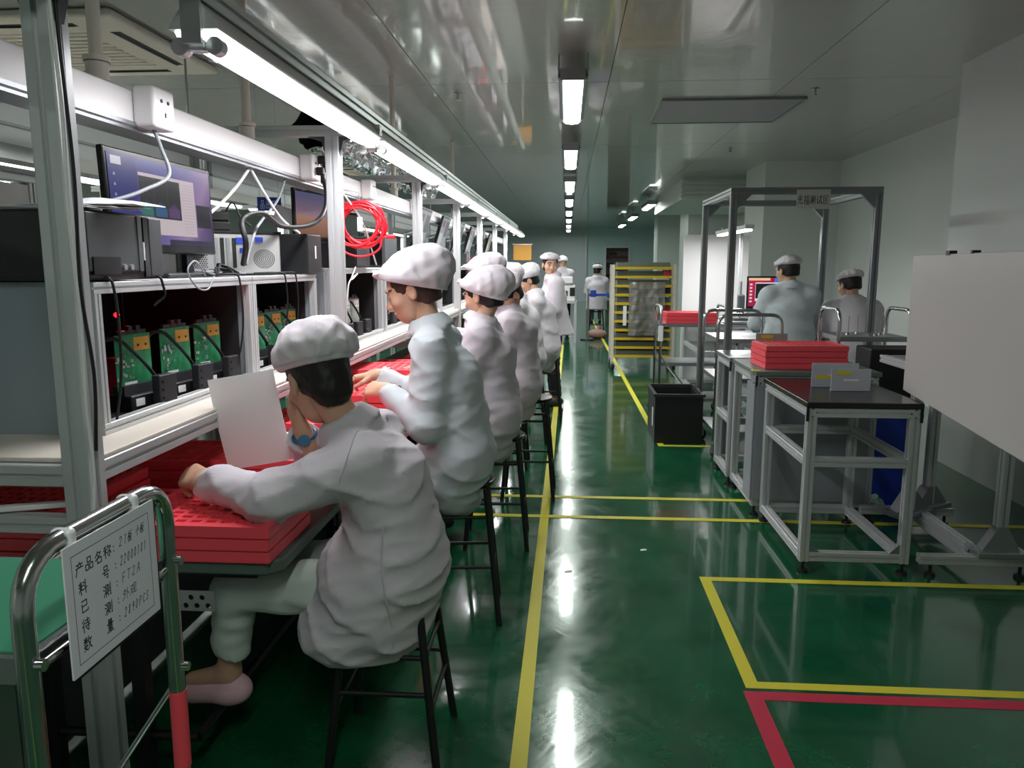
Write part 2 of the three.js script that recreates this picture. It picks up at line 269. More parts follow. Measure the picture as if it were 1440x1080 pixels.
// ---------- characters drawn as brush strokes on a ten-by-ten grid ----------
const bx4 = (a, b, c, d) => [a, b, c, b, c, d, a, d, a, b];
const GLYPH = {
  产: [[5, .3, 5.4, 1.2], [1.5, 1.8, 8.5, 1.8], [3.5, 2.4, 4, 3.6], [6.8, 2.4, 6.2, 3.6], [1, 4.2, 9, 4.2], [2, 4.2, 1.8, 7, .5, 9.8]],
  品: [bx4(3, .5, 7, 4), bx4(.8, 5.5, 4.2, 9.5), bx4(5.8, 5.5, 9.2, 9.5)],
  名: [[4.5, .5, 3, 2.5, 1, 4.5], [3.8, 1.8, 8, 1.8, 6, 4.5, 1, 7], [3.5, 3, 5, 4.2], bx4(3.5, 5.8, 8.5, 9.6)],
  称: [[4, .6, 1, 1.6], [.5, 3.2, 4.6, 3.2], [2.6, 1.2, 2.6, 9.8], [2.6, 3.8, .6, 6.5], [2.8, 4.2, 4.3, 5.8], [6.5, .5, 5.2, 3], [6, 1.8, 9.5, 1.8, 9, 3.2], [7.5, 3, 7.5, 9.4, 6.6, 8.8], [6.2, 5, 5.2, 7.6], [8.4, 5, 9.6, 7.4]],
  料: [[.8, 1.5, 1.8, 3.2], [4.2, 1.3, 3.4, 3.2], [.4, 4.2, 4.8, 4.2], [2.6, .5, 2.6, 9.8], [2.5, 4.6, .5, 7.8], [2.8, 5, 4.6, 7], [6, 1.5, 7, 2.6], [5.8, 3.6, 6.8, 4.8], [5.2, 7, 9.8, 6], [8.2, .4, 8.2, 9.8]],
  号: [bx4(2.8, .6, 7.2, 3.4), [.8, 5, 9.2, 5], [3.6, 5, 3, 7, 7.6, 7, 7, 9.6, 5.4, 9.2]],
  已: [[2, 1, 7.8, 1, 7.8, 4.8], [2.2, 4.8, 7.8, 4.8], [2.2, 3.2, 2.2, 9, 9, 9, 9, 7.4]],
  测: [[.6, 1, 1.8, 2], [.2, 3.6, 1.4, 4.6], [.3, 9, 2, 6.4], [3, 1.2, 3, 7], [3, 1.2, 6, 1.2, 6, 7], [4.5, 2.6, 4.4, 6.4, 2.6, 9.6], [4.8, 7, 6.2, 9.4], [7.4, 1.8, 7.4, 7], [9.2, .5, 9.2, 9.6, 8.2, 9]],
  待: [[3, .4, .8, 2.6], [3.2, 2.8, .6, 5.8], [2, 4.6, 2, 9.8], [4.4, 2, 9.2, 2], [6.8, .4, 6.8, 4], [3.8, 4, 9.6, 4], [3.9, 6, 9.6, 6], [7.8, 4.8, 7.8, 9.6, 6.6, 9], [5, 7, 5.8, 8.2]],
  数: [[1, .8, 1.8, 2], [4.6, .7, 3.8, 2], [.5, 2.8, 5, 2.8], [2.8, .4, 2.8, 5], [2.6, 3, .6, 4.8], [3, 3.2, 4.8, 4.6], [2.4, 5.2, 1.4, 7.6, 4.2, 9.6], [4.2, 6, 3.2, 8, .6, 9.8], [.4, 6.6, 5, 6.6], [6.8, .5, 5.8, 4], [6.3, 2.6, 9.8, 2.6], [8.8, 2.8, 7.6, 6.6, 5.2, 9.8], [6.2, 4.2, 7.6, 7.2, 9.8, 9.8]],
  量: [bx4(3, .4, 7, 2.6), [3, 1.5, 7, 1.5], [.8, 3.5, 9.2, 3.5], bx4(2.8, 4.5, 7.2, 7), [2.8, 5.7, 7.2, 5.7], [5, 4.5, 5, 9.4], [2.2, 8.1, 7.8, 8.1], [.8, 9.5, 9.2, 9.5]],
  板: [[.5, 2.8, 4.6, 2.8], [2.5, .5, 2.5, 9.8], [2.4, 3.2, .4, 7], [2.7, 4, 4.4, 6], [9.4, .8, 5.6, 1.4], [5.6, 1.4, 5.4, 6, 4.4, 9.6], [5.6, 3.8, 9.2, 3.8, 7.6, 7.4, 5.2, 9.8], [6.2, 5, 7.6, 7.4, 9.8, 9.6]],
  外: [[2.8, .5, .8, 4.6], [2.4, 2.2, 5, 2.2, 3.6, 6.4, .8, 9.6], [2, 4, 3.6, 5.6], [7, .4, 7, 9.8], [7, 4, 9.4, 6]],
  观: [[.6, 1.8, 4.2, 1.8, 2.8, 6, .4, 9.4], [1, 3.4, 4.4, 8.8], [5.4, 1, 5.4, 6], [5.4, 1, 9, 1, 9, 6], [7.2, 2.4, 7, 6, 4.6, 9.6], [7.4, 6, 7.4, 9.2, 9.8, 9.2, 9.8, 7.8]],
  小: [[5, .5, 5, 9.4, 3.8, 8.8], [2.8, 3.4, 1.2, 6.4], [7.2, 3.2, 9, 6]],
  光: [[5, .4, 5, 4.4], [2, 1.4, 3.2, 3.2], [8, 1.2, 6.8, 3.2], [.8, 4.4, 9.2, 4.4], [3.8, 4.4, 3.4, 7.6, 1, 9.8], [6.2, 4.4, 6.2, 9, 9.4, 9, 9.4, 7.6]],
  插: [[.4, 2.6, 3.8, 2.6], [2.2, .5, 2.2, 9.4, 1, 8.8], [.4, 6.4, 3.8, 5], [9, .6, 5, 1.4], [4.6, 3, 9.6, 3], [7, 1, 7, 9.6], [5.2, 4.6, 4.8, 9.6, 9.4, 9.6, 9.2, 4.6], [5, 7, 6.2, 7], [8, 7, 9.4, 7]],
  试: [[1, .8, 2, 2], [.4, 3.8, 2, 3.8, 2, 9, 3.4, 7.6], [3.6, 2.6, 9.4, 2.6], [4, 5.4, 7, 5.4], [5.5, 5.4, 5.5, 9], [3.6, 9.2, 7, 8.6], [7.4, .6, 7.8, 6, 9.6, 9.6, 9.8, 7.8], [8.6, .6, 9.4, 1.6]],
  区: [[9.2, 1, 1.2, 1, 1.2, 9.4, 9.4, 9.4], [7.6, 2.6, 3, 7.6], [3, 2.8, 7.6, 7.6]],
  出: [[5, .5, 5, 9], [2, 1.6, 2, 4.6, 8, 4.6, 8, 1.6], [1.2, 5.6, 1.2, 9, 8.8, 9, 8.8, 5.6]],
  '2': [[2.5, 2.8, 4, 1, 6.5, 1.4, 7, 3.5, 2.4, 9, 7.6, 8.8]], '0': [[5, 1, 3, 3, 2.8, 7, 5, 9.2, 7, 7, 7, 3, 5, 1]], '1': [[4, 2.2, 5.2, 1, 5, 9.2]], '8': [[6.8, 2, 5, 1, 3.4, 2.4, 6.6, 6.6, 5.4, 9, 3.4, 7.6, 6.8, 2]], '9': [[7, 2.4, 5, 1, 3.2, 3, 4.6, 5, 6.8, 3.4, 7, 2, 6.4, 9.2]],
  F: [[3, 9.2, 3, 1, 8, 1], [3, 5, 7, 4.8]], T: [[1.6, 1, 8.6, 1], [5, 1, 5, 9.2]], A: [[1.8, 9.2, 5, .8, 8, 9.2], [3, 6.2, 7, 6.2]], P: [[3, 9.2, 3, 1, 7, 1.4, 7, 4.6, 3, 5.2]], C: [[8, 2.4, 5, 1, 2.6, 5, 5, 9, 8, 7.8]], S: [[7.6, 2, 5, 1, 3, 3, 7, 6.2, 5, 9, 2.4, 8]], ':': [[5, 3.2, 5.3, 3.8], [5, 7.2, 5.3, 7.8]],
};
function glyphs(g, text, x, y, w, h, slant = 0) {
  let k = 0; g.lineJoin = g.lineCap = 'round';
  for (const ch of text) { for (const s of GLYPH[ch] || []) { g.beginPath(); for (let i = 0; i < s.length; i += 2) { const px = x + (k + s[i] / 10 * 0.88) * w + slant * (10 - s[i + 1]), py = y + s[i + 1] / 10 * h; i ? g.lineTo(px, py) : g.moveTo(px, py); } g.stroke(); } k++; }
}
// ---------- the test line: frame, shelf, lamps ----------
const POSTS = [0, 1, 2, 3, 4, 5, 6].map(k => -1.65 - k * 2.04);
const ZEND = POSTS[6] - 0.3;
{
  const f = thing('test_bench', 'long slotted aluminium frame with upright posts carrying shelf and lamps', 'frame');
  POSTS.forEach((z, i) => {
    mesh('post', prof(0.065, [-1.11, 0.02, z], [-1.11, 2.095, z]), M.alu, f);
    mesh('post_foot', cyl(0.035, 0.04, 0.02, [-1.11, 0.01, z]), M.black, f);
    mesh('post', prof(0.05, [-1.78, 0.0, z], [-1.78, 2.095, z]), M.alu, f);
    mesh('cross_beam', prof(0.05, [-1.85, 2.12, z], [-0.88, 2.12, z]), M.alu, f);
    for (const e of [1, -1]) mesh('gusset', [extr([[0, 0], [e * 0.09, 0], [e * 0.02, -0.02], [0, -0.09]], 0.03).translate(-1.11 + e * 0.033, 2.095, z)], M.greyDark, f);
    mesh('cross_rail', prof(0.05, [-1.755, 1.02, z], [-1.143, 1.02, z]), M.alu, f);
    mesh('cross_rail', prof(0.04, [-1.755, 0.9, z], [-1.143, 0.9, z]), M.alu, f);
    if (i < 6) {
      const a = z - 0.033, b = POSTS[i + 1] + 0.033;
      mesh('front_rail', prof(0.05, [-1.11, 1.02, a], [-1.11, 1.02, b]), M.alu, f);
      mesh('back_rail', prof(0.05, [-1.78, 1.02, a], [-1.78, 1.02, b]), M.alu, f);
      mesh('shelf_board', [rbox(0.71, 0.012, z - POSTS[i + 1] - 0.004, 0.004, [-1.445, 1.051, (z + POSTS[i + 1]) / 2])], M.cream, f);
    }
  });
  mesh('top_rail', prof(0.055, [-0.93, 2.172, POSTS[0] + 0.5], [-0.93, 2.172, ZEND]), M.alu, f);
  mesh('apron_panel', [span(-1.79, -1.775, 0.72, 0.99, POSTS[0] - 0.03, ZEND)], M.cream, f);
  // tables under the shelf
  for (let i = 0; i < 7; i++) {
    const z0 = -1.915 - i * 2.0, z1 = z0 - 1.97, zc = (z0 + z1) / 2;
    const t = thing('work_table', i ? 'dark-topped work table further along the test line' : 'dark-topped work table holding the first stack of red trays', 'table', [-1.165, 0, zc], 0, i ? 'work tables along the test line' : undefined);
    mesh('table_top', [extr([[-0.39, -0.985], [0.36, -0.985], [0.4, -0.945], [0.4, 0.945], [0.36, 0.985], [-0.39, 0.985]], 0.038, 0.006).rotateX(-Math.PI / 2).translate(0, 0.687, 0)], M.mat, t);
    mesh('apron', [span(-0.36, 0.3, 0.625, 0.668, -0.9, -0.88), span(-0.36, 0.3, 0.625, 0.668, 0.88, 0.9), span(0.28, 0.3, 0.625, 0.668, -0.88, 0.88)], M.black, t);
    for (const x of [-0.34, -0.06]) for (const z of [-0.9, 0.9]) mesh('leg', [box(0.04, 0.6, 0.04, [x, 0.3, z])], M.black, t);
    mesh('back_panel', [span(-0.39, -0.37, 0.03, 0.66, -0.98, 0.98)], M.greyDark, t);  // panel added to block lamp reflections on the floor beneath the table
    mesh('foot_bar', [rod([0.1, 0.13, -0.9], [0.1, 0.13, 0.9], 0.014), rod([-0.34, 0.13, 0.9], [0.1, 0.13, 0.9], 0.014), rod([-0.34, 0.13, -0.9], [0.1, 0.13, -0.9], 0.014)], M.black, t);
    const sh = new THREE.Shape(); sh.moveTo(-0.05, -0.03); sh.lineTo(0.05, -0.03); sh.lineTo(0.05, 0.03); sh.lineTo(-0.05, 0.03);
    for (const [a, b] of [[-0.032, -0.014], [0, -0.014], [0.032, -0.014], [-0.016, 0.01], [0.016, 0.01]]) { const h = new THREE.Path(); h.absarc(a, b, 0.008, 0, TAU, true); sh.holes.push(h); }
    mesh('perforated_bracket', [new THREE.ExtrudeGeometry(sh, { depth: 0.003, bevelEnabled: false, curveSegments: 6 }).translate(0.14, 0.57, 0.935)], M.tin, t);
  }
}
{
  let lamp;
  for (let k = 0; k < 8; k++) {
    const z = -2.8 - k * 1.742;
    if (!lamp) {
      lamp = thing('bench_lamp', 'bright tube lamp with dark clip, first of the row above the bowed worker', 'lamp', [-0.93, 2.07, z], 0, 'tube lamps over the test line');
      mesh('housing', [extr([[-0.02, 0.07], [-0.062, 0.012], [-0.062, 0.006], [0.062, 0.006], [0.062, 0.012], [0.02, 0.07]], 1.7)], M.alu, lamp);
      mesh('tube', [extr([[-0.058, 0.006], [-0.05, -0.012], [-0.025, -0.022], [0, -0.025], [0.025, -0.022], [0.05, -0.012], [0.058, 0.006]], 1.66)], M.glow, lamp);
      for (const e of [-0.6, 0.6]) mesh('hanger', [box(0.03, 0.05, 0.05, [0, 0.08, e]), box(0.012, 0.02, 0.03, [-0.066, 0.0, e])], M.aluDark, lamp);
      const bow = [rbox(0.05, 0.03, 0.035, 0.01, [0, -0.028, 0.82]), cyl(0.022, 0.022, 0.03, [-0.045, -0.03, 0.82], [Math.PI / 2, 0, 0]), cyl(0.022, 0.022, 0.03, [0.045, -0.03, 0.82], [Math.PI / 2, 0, 0]), box(0.05, 0.12, 0.012, [0, 0.03, 0.857]), box(0.05, 0.012, 0.05, [0, 0.08, 0.835])];
      mesh('clip', bow, M.steelDull, lamp);
    } else dup(lamp, ['', 'bright tube lamp of the test line, hung above the second worker', 'bright tube lamp of the test line, next after the third post'][k] || 'bright tube lamp in the row further down the test line', [-0.93, 2.07, z]);
    areaLight(0.11, 1.62, BENCH_LAMP, [-0.93, 2.038, z], [-0.93, 0, z], 0xfdfbff);
  }
}
// ---------- cable trunking and sockets ----------
{
  const t = thing('cable_trunking', 'long white cable trunking box running above the monitors', 'trunking');
  mesh('trunk', [rbox(0.1, 0.11, 15.2, 0.006, [-1.38, 1.97, -8.6])], M.white, t);
  mesh('lid_lip', [span(-1.328, -1.322, 1.918, 1.93, -1.0, -16.2), span(-1.43, -1.33, 1.905, 1.914, -1.0, -16.2)], M.aluDark, t);
  for (const z of [-2.28, -3.35, -6.2, -9.4]) mesh('drop_pipe', [rod([-1.385, 2.02, z], [-1.385, 2.945, z], 0.02), cyl(0.032, 0.032, 0.05, [-1.385, 2.06, z]), cyl(0.038, 0.038, 0.015, [-1.385, 2.095, z])], M.cream, t);
  [[-2.42, 'white socket box on the trunking above the printer, with no plug'], [-3.9, 'white socket box on the trunking with two black plugs'], [-5.05, 'white socket box on the trunking above the red cable coil'], [-6.6, 'white socket box on the trunking by the tilted screens']].forEach(([z, l], i) => {
    const s = thing('socket_box', l, 'socket', [-1.33, 1.98, z]);
    mesh('body', [rbox(0.07, 0.125, 0.13, 0.012, [0.035, 0, 0])], M.white, s);
    for (const g of [cyl(0.006, 0.006, 0.004, [0.0705, 0.02, -0.02], [0, 0, Math.PI / 2], 8), cyl(0.006, 0.006, 0.004, [0.0705, 0.02, 0.02], [0, 0, Math.PI / 2], 8), box(0.004, 0.014, 0.005, [0.0705, -0.02, 0])]) mesh('socket_hole', [g], M.black, s.children[0]);
    if (i === 1) { // plugs
      for (const [dy, dz] of [[0.04, -0.02], [-0.02, 0.02]]) { const p = thing('power_plug', dy > 0 ? 'small black plug, upper of two in the white socket box' : 'black angled plug, lower of two in the white socket box', 'plug', [-1.258, 1.98 + dy, z + dz]); mesh('plug_body', [rbox(0.04, 0.04, 0.035, 0.008, [0.02, 0, 0]), rbox(0.022, 0.05, 0.022, 0.006, [0.032, -0.035, 0])], M.black, p); mesh('pins', [box(0.008, 0.01, 0.014, [-0.002, 0, 0])], M.tin, p); }
    }
  });
}
// ---------- test enclosures with circuit boards ----------
function enclosure(label, z0, z1, y1, side) {
  const L = z0 - z1, t = thing('test_enclosure', label, 'enclosure', [-1.2, 1.057, z1], 0), H = y1 - 1.057, s = 0.03;
  mesh('side_panel', [box(0.5, H, 0.012, [-0.28, H / 2, L - 0.006])], side, t);
  mesh('side_panel', [box(0.5, H, 0.012, [-0.28, H / 2, 0.006])], side, t);
  mesh('back_panel', [box(0.012, H, L - 0.024, [-0.52, H / 2, L / 2])], M.inner, t);
  mesh('top_panel', [box(0.5, 0.012, L - 0.024, [-0.27, H - 0.006, L / 2])], M.alu, t);
  mesh('floor_panel', [box(0.5, 0.012, L - 0.024, [-0.27, 0.006, L / 2])], M.black, t);
  mesh('inner_lining', [box(0.45, H - 0.03, 0.004, [-0.28, H / 2, L - 0.016]), box(0.45, H - 0.03, 0.004, [-0.28, H / 2, 0.016]), box(0.45, 0.004, L - 0.05, [-0.28, H - 0.016, L / 2])], M.inner, t);
  for (const z of [s / 2, L - s / 2]) mesh('frame_upright', prof(s, [-0.015, s, z], [-0.015, H - s, z]), M.alu, t);
  for (const y of [s / 2, H - s / 2]) mesh('frame_rail', prof(s, [-0.015, y, 0], [-0.015, y, L]), M.alu, t);
  mesh('screw', [cyl(0.008, 0.008, 0.006, [-0.06, H * 0.55, L + 0.002], [Math.PI / 2, 0, 0], 10)], M.steelDull, t.children[0]);
  return t;
}
enclosure('aluminium-framed test box under the printer, grey sheet side', -1.885, -2.875, 1.455, M.greyBlue);
enclosure('aluminium-framed test box under the opened computer case', -2.885, -3.64, 1.455, M.greyBlue);
enclosure('aluminium-framed test box under the red cable coil', -3.84, -4.97, 1.48, M.grey);
for (let k = 0; k < 7; k++) enclosure('aluminium-framed test box further down the line behind the seated workers', -5.05 - k * 1.15, -6.12 - k * 1.15, 1.47, M.grey).userData.group = 'test boxes down the line';
const pcbTex = texture(256, 256, (u, v) => {
  const n = noise2(u * 5, v * 5) * 14, tr = (Math.sin(u * 90 + Math.floor(v * 9) * 2.2) > 0.82 && noise2(u * 3 + 9, v * 4) > 0) ? 22 : 0, pad = noise2(u * 60, v * 60) > 0.72 && noise2(u * 3, v * 3 + 5) > -0.1 ? 70 : 0;
  return [36 + n * 0.6 + tr + pad, 132 + n + tr + pad, 84 + n * 0.8 + tr + pad];
}, true);
M.pcb = std(0xffffff, 0.35, 0, { map: pcbTex });
function circuitBoard(label, group, p, turn, kind) {
  const b = thing('circuit_board', label, 'circuit board', p, turn, group), w = 0.145, h = 0.165, R = rng(Math.round(p[2] * -1000));
  mesh('board', [rbox(0.003, h, w, 0.001, [0, h / 2, 0])], kind === 'grey' ? M.greyPcb : M.pcb, b);
  mesh('copper_pad', [box(0.002, 0.04, 0.065, [0.0022, h - 0.03, -0.033])], kind === 'grey' ? M.white : M.gold, b);
  mesh('pad_holes', [cyl(0.004, 0.004, 0.002, [0.0036, h - 0.034, -0.018], [0, 0, Math.PI / 2], 8), cyl(0.004, 0.004, 0.002, [0.0036, h - 0.034, -0.05], [0, 0, Math.PI / 2], 8)], M.chip, b);
  const chips = []; for (let i = 0; i < 16; i++) { const a = 0.004 + R() * 0.008, c = 0.004 + R() * 0.008; chips.push(box(0.004, a, c, [0.0034, 0.03 + R() * 0.09, 0.01 + R() * 0.062])); }
  mesh('chips', chips, M.tin, b).userData.kind = 'stuff';
  mesh('connector', [box(0.012, 0.012, 0.11, [-0.003, h + 0.006, 0.0]), box(0.014, 0.022, 0.016, [-0.002, h + 0.014, 0.01]), box(0.014, 0.022, 0.016, [-0.002, h + 0.014, -0.022])], M.chip, b);
  mesh('data_cable', tube([[-0.03, 0.1, 0.12], [-0.005, 0.155, 0.098], [0.012, 0.155, 0.07], [0.022, 0.12, 0.03], [0.022, 0.075, -0.02], [0.018, 0.035, -0.06], [0.006, 0.03, -0.072]], 0.006, 36, 6), M.rubber, b);
  mesh('part_label', [box(0.0015, 0.012, 0.05, [0.0025, 0.018, 0.02])], M.paper, b);
  return b;
}
M.greyPcb = std(0xa9b3a6, 0.4);
function boardHolder(label, group, p, turn) {
  const b = thing('board_holder', label, 'fixture', p, turn, group);
  mesh('base_block', [rbox(0.1, 0.048, 0.13, 0.006, [-0.01, 0.024, 0])], M.black, b);
  mesh('slot_rail', [box(0.016, 0.03, 0.14, [0.014, 0.062, 0]), box(0.012, 0.03, 0.14, [-0.014, 0.062, 0])], M.dark, b);
  mesh('front_post', [rbox(0.03, 0.1, 0.075, 0.004, [0.062, 0.05, -0.05])], M.dark, b);
  mesh('bolt_holes', [0.03, 0.055, 0.08].map(y => cyl(0.0045, 0.0045, 0.003, [0.0775, y, -0.025], [0, 0, Math.PI / 2], 8)), M.blackGloss, b);
  mesh('serial_label', [box(0.002, 0.022, 0.035, [0.0405, 0.026, 0.03])], M.paper, b);
  return b;
}
[[-2.21, 0], [-2.46, 0], [-2.69, 0], [-3.12, 1], [-3.31, 1], [-3.5, 1], [-4.22, 2], [-4.42, 2], [-4.62, 2], [-5.35, 3], [-5.6, 3], [-5.85, 3]].forEach(([z, q], i) => {
  const g = ['boards in the test box under the printer', 'boards in the test box under the computer case', 'boards in the test box under the cable coil', 'boards in the far test box'][q];
  const l = ['green circuit board in the test box under the printer', 'green circuit board in the box under the computer case', 'pale grey circuit board in the box under the red coil', 'pale circuit board in the box behind the second worker'][q];
  const x = -1.3, wd = ['nearest the printer end', 'in the middle', 'furthest from the printer'][i % 3];
  boardHolder('black board holder ' + wd + ' in the test box' + [' under the printer', ' under the computer case', ' under the red coil', ' behind the second worker'][q], 'board holders, box ' + q, [x, 1.069, z], -0.2);
  circuitBoard(l + ', ' + wd, g, [x, 1.069 + 0.06, z], -0.2, q > 1 ? 'grey' : 'green');
});
// red modules and the red pilot light behind the boards
for (const z of [-2.05, -2.33]) { const m = thing('relay_module', 'small dark red module on the test box floor between the boards', 'module', [-1.42, 1.069, z], 0, 'red modules'); mesh('module_body', [rbox(0.06, 0.11, 0.075, 0.005, [0, 0.085, 0])], M.redTape, m); mesh('module_foot', [box(0.05, 0.03, 0.06, [0, 0.015, 0])], M.black, m); }
{ const l = thing('pilot_light', 'tiny glowing red pilot light inside the test box', 'indicator', [-1.47, 1.069, -2.42]); mesh('stalk', [rod([0, 0, 0], [0, 0.26, 0], 0.004)], M.black, l); mesh('bulb', [ball(0.009, [0, 0.268, 0], 6)], M.led, l); const p = new THREE.PointLight(0xff2030, 0.02, 0, 2); p.position.set(-1.455, 1.337, -2.42); p.castShadow = true; scene.add(p); }
// ---------- red trays ----------
let trayProto = null;
function tray(label, group, p, turn) {
  if (!trayProto) {
    const w = 0.485, d = 0.33, h = 0.035, g = [rbox(w, 0.014, d, 0.005, [0, 0.007, 0])];
    const nx = 10, nz = 8, e = 0.03;
    g.push(box(w, h - 0.01, e, [0, h / 2 + 0.004, d / 2 - e / 2]), box(w, h - 0.01, e, [0, h / 2 + 0.004, -d / 2 + e / 2]), box(e, h - 0.01, d - 2 * e, [w / 2 - e / 2, h / 2 + 0.004, 0]), box(e, h - 0.01, d - 2 * e, [-w / 2 + e / 2, h / 2 + 0.004, 0]));
    for (let i = 1; i < nx; i++) g.push(box(0.014, h - 0.012, d - 2 * e, [-w / 2 + e + (w - 2 * e) * i / nx, h / 2 + 0.003, 0]));
    for (let k = 1; k < nz; k++) g.push(box(w - 2 * e, h - 0.012, 0.016, [0, h / 2 + 0.0029, -d / 2 + e + (d - 2 * e) * k / nz]));
    trayProto = join(g); trayProto.userData.keep = true;
  }
  const m = mesh(numbered('parts_tray'), trayProto, M.red, scene); m.position.set(...p); m.rotation.y = turn || 0; return tag(m, label, 'tray', group);
}
function stack(n, label, group, [x, y, z], turn = 0, R = rng(Math.round(Math.abs(x * 977 + z * 131)))) {
  const word = k => k === 0 ? 'lowest' : k === n - 1 ? 'topmost' : ['', 'second', 'third', 'fourth', 'fifth', 'sixth'][k] + '-lowest';
  for (let k = 0; k < n; k++) tray(label + ', ' + word(k), group, [x + (R() - 0.5) * 0.008, y + k * 0.0355, z + (R() - 0.5) * 0.008], turn + (R() - 0.5) * 0.012);
}
{
  const Y = 0.7065;
  stack(3, 'red pocketed tray in the stack under the resting forearm', 'trays under the forearm', [-1.025, Y, -2.065], 0);
  stack(4, 'red tray lying under the shelf behind the resting forearm', 'trays under the shelf', [-1.52, Y, -2.1], Math.PI / 2);
  stack(3, 'red tray under the shelf behind the upright sheet of paper', 'trays behind the paper', [-1.42, Y, -2.72], 0.05);
  stack(4, 'red tray beside the bowed head of the worker with the watch', 'trays beside the bowed head', [-0.96, Y, -2.62], 0.02);
  stack(5, 'red tray under the hand of the second worker', 'trays under the second worker hand', [-0.98, Y, -3.06], 0.02);
  stack(6, 'red tray in front of the second worker', 'trays before the second worker', [-0.98, Y, -3.5], -0.02);
  stack(7, 'red tray in the tall stack past the second worker', 'trays past the second worker', [-0.98, Y, -4.1], 0.02);
  stack(5, 'red tray on the work table between the third and fourth workers', 'trays further along the line', [-0.98, Y, -4.8], 0);
  for (const z of [-5.8, -6.8, -7.9]) stack(3, 'red tray on the work table far along the line', 'trays far along the line', [-0.98, Y, z], 0);
}
// small metal clamp tool between the trays
{ const c = thing('metal_clamp', 'small shiny metal clamp on black block between the red trays', 'tool', [-1.02, 0.85, -2.62], 0.5); mesh('clamp_jaw', [rbox(0.09, 0.03, 0.05, 0.006, [0, 0.045, 0])], M.steel, c); mesh('clamp_block', [rbox(0.1, 0.03, 0.06, 0.005, [0, 0.015, 0])], M.black, c); }
// ---------- things on top of the test boxes ----------
function sheet(w, d, f, th = 0.0012, n = 10) {       // a thin sheet whose height is f(u, v)
  const g = new THREE.BoxGeometry(w, th, d, n, 1, n), p = g.attributes.position;
  for (let i = 0; i < p.count; i++) p.setY(i, p.getY(i) + f(p.getX(i) / w + 0.5, p.getZ(i) / d + 0.5));
  g.computeVertexNormals(); return g;
}
function screenMat(draw, k = 0.55, w = 512, h = 300) { const t = canvasTex(w, h, draw); return new THREE.MeshStandardMaterial({ color: 0x050505, emissive: 0xffffff, emissiveMap: t, emissiveIntensity: k, roughness: 0.25 }); }
function monitor(label, p, turn, w, h, smat, group, tilt = 0, stand = true, lift = 0.09) {
  const t = thing('monitor', label, 'monitor', p, turn, group);           // faces +z
  const put = g => g.map(q => q.rotateX(tilt).translate(0, lift + h / 2, 0));
  mesh('casing', put([rbox(w, h, 0.022, 0.006, [0, 0, -0.012]), rbox(w * 0.6, h * 0.6, 0.03, 0.012, [0, 0, -0.035])]), M.blackGloss, t);
  mesh('screen', put([place(new THREE.PlaneGeometry(w - 0.03, h - 0.045), [0, 0.006, 0.0005])]), smat, t);
  if (stand) {
    mesh('stand_neck', [rbox(0.07, lift + h * 0.35, 0.02, 0.006, [0, (lift + h * 0.35) / 2, -0.055])], M.dark, t);
    mesh('stand_base', [rbox(0.26, 0.014, 0.19, 0.006, [0, 0.007, -0.03])], M.dark, t);
  }
  return t;
}
const deskScreen = screenMat((g, w, h) => {
  const gr = g.createLinearGradient(0, 0, w, h); gr.addColorStop(0, '#1d2a8c'); gr.addColorStop(0.4, '#4a4aa8'); gr.addColorStop(0.75, '#b08fc0'); gr.addColorStop(1, '#3a2a66');
  g.fillStyle = gr; g.fillRect(0, 0, w, h);
  g.fillStyle = '#2a2f86'; g.fillRect(0, 0, w * 0.24, h);
  g.fillStyle = '#e8eaf2'; g.fillRect(14, 10, 44, 28);
  for (let k = 0; k < 6; k++) { g.fillStyle = '#9fb4ea'; g.fillRect(20, 66 + k * 34, 8, 9); }
  g.fillStyle = '#f0dfe6'; g.fillRect(w * 0.25, h * 0.16, w * 0.56, h * 0.72);
  g.fillStyle = '#15161c'; g.fillRect(w * 0.25, h * 0.2, w * 0.4, h * 0.48);
  for (let k = 0; k < 3; k++) for (let x = 0; x < 58; x++) { const hh = 30 + 26 * Math.abs(Math.sin(x * 1.7 + k)) * Math.exp(-Math.pow((x - 28) / 22, 2)); g.fillStyle = ['#2aa79a', '#3a7fc0', '#7a4a9a'][k]; g.fillRect(w * 0.255 + k * 68 + x, h * 0.66 - hh, 1, hh); }
  g.strokeStyle = '#8a8f98'; g.lineWidth = 1; for (let k = 0; k < 4; k++) { g.beginPath(); g.moveTo(w * 0.25 + k * 68, h * 0.2); g.lineTo(w * 0.25 + k * 68, h * 0.68); g.stroke(); }
  g.strokeStyle = '#c9a3b4'; for (let y = 0; y < 17; y++) { g.beginPath(); g.moveTo(w * 0.67, h * 0.22 + y * 11.5); g.lineTo(w * 0.79, h * 0.22 + y * 11.5); g.stroke(); }
  g.fillStyle = '#1c1830'; g.fillRect(w * 0.82, h * 0.45, w * 0.17, h * 0.3);
  g.fillStyle = '#241a4a'; g.fillRect(w * 0.5, h * 0.93, w * 0.5, h * 0.07);
}, 0.5);
const sunsetScreen = screenMat((g, w, h) => { const gr = g.createLinearGradient(0, 0, 0, h); gr.addColorStop(0, '#6a6f9a'); gr.addColorStop(0.5, '#a77f96'); gr.addColorStop(0.56, '#c98a6a'); gr.addColorStop(1, '#9a5a3a'); g.fillStyle = gr; g.fillRect(0, 0, w, h); }, 0.4, 128, 128);
const greyScreen = screenMat((g, w, h) => { g.fillStyle = '#55625c'; g.fillRect(0, 0, w, h); g.fillStyle = '#76857d'; g.fillRect(w * 0.1, h * 0.1, w * 0.5, h * 0.6); }, 0.35, 128, 128);
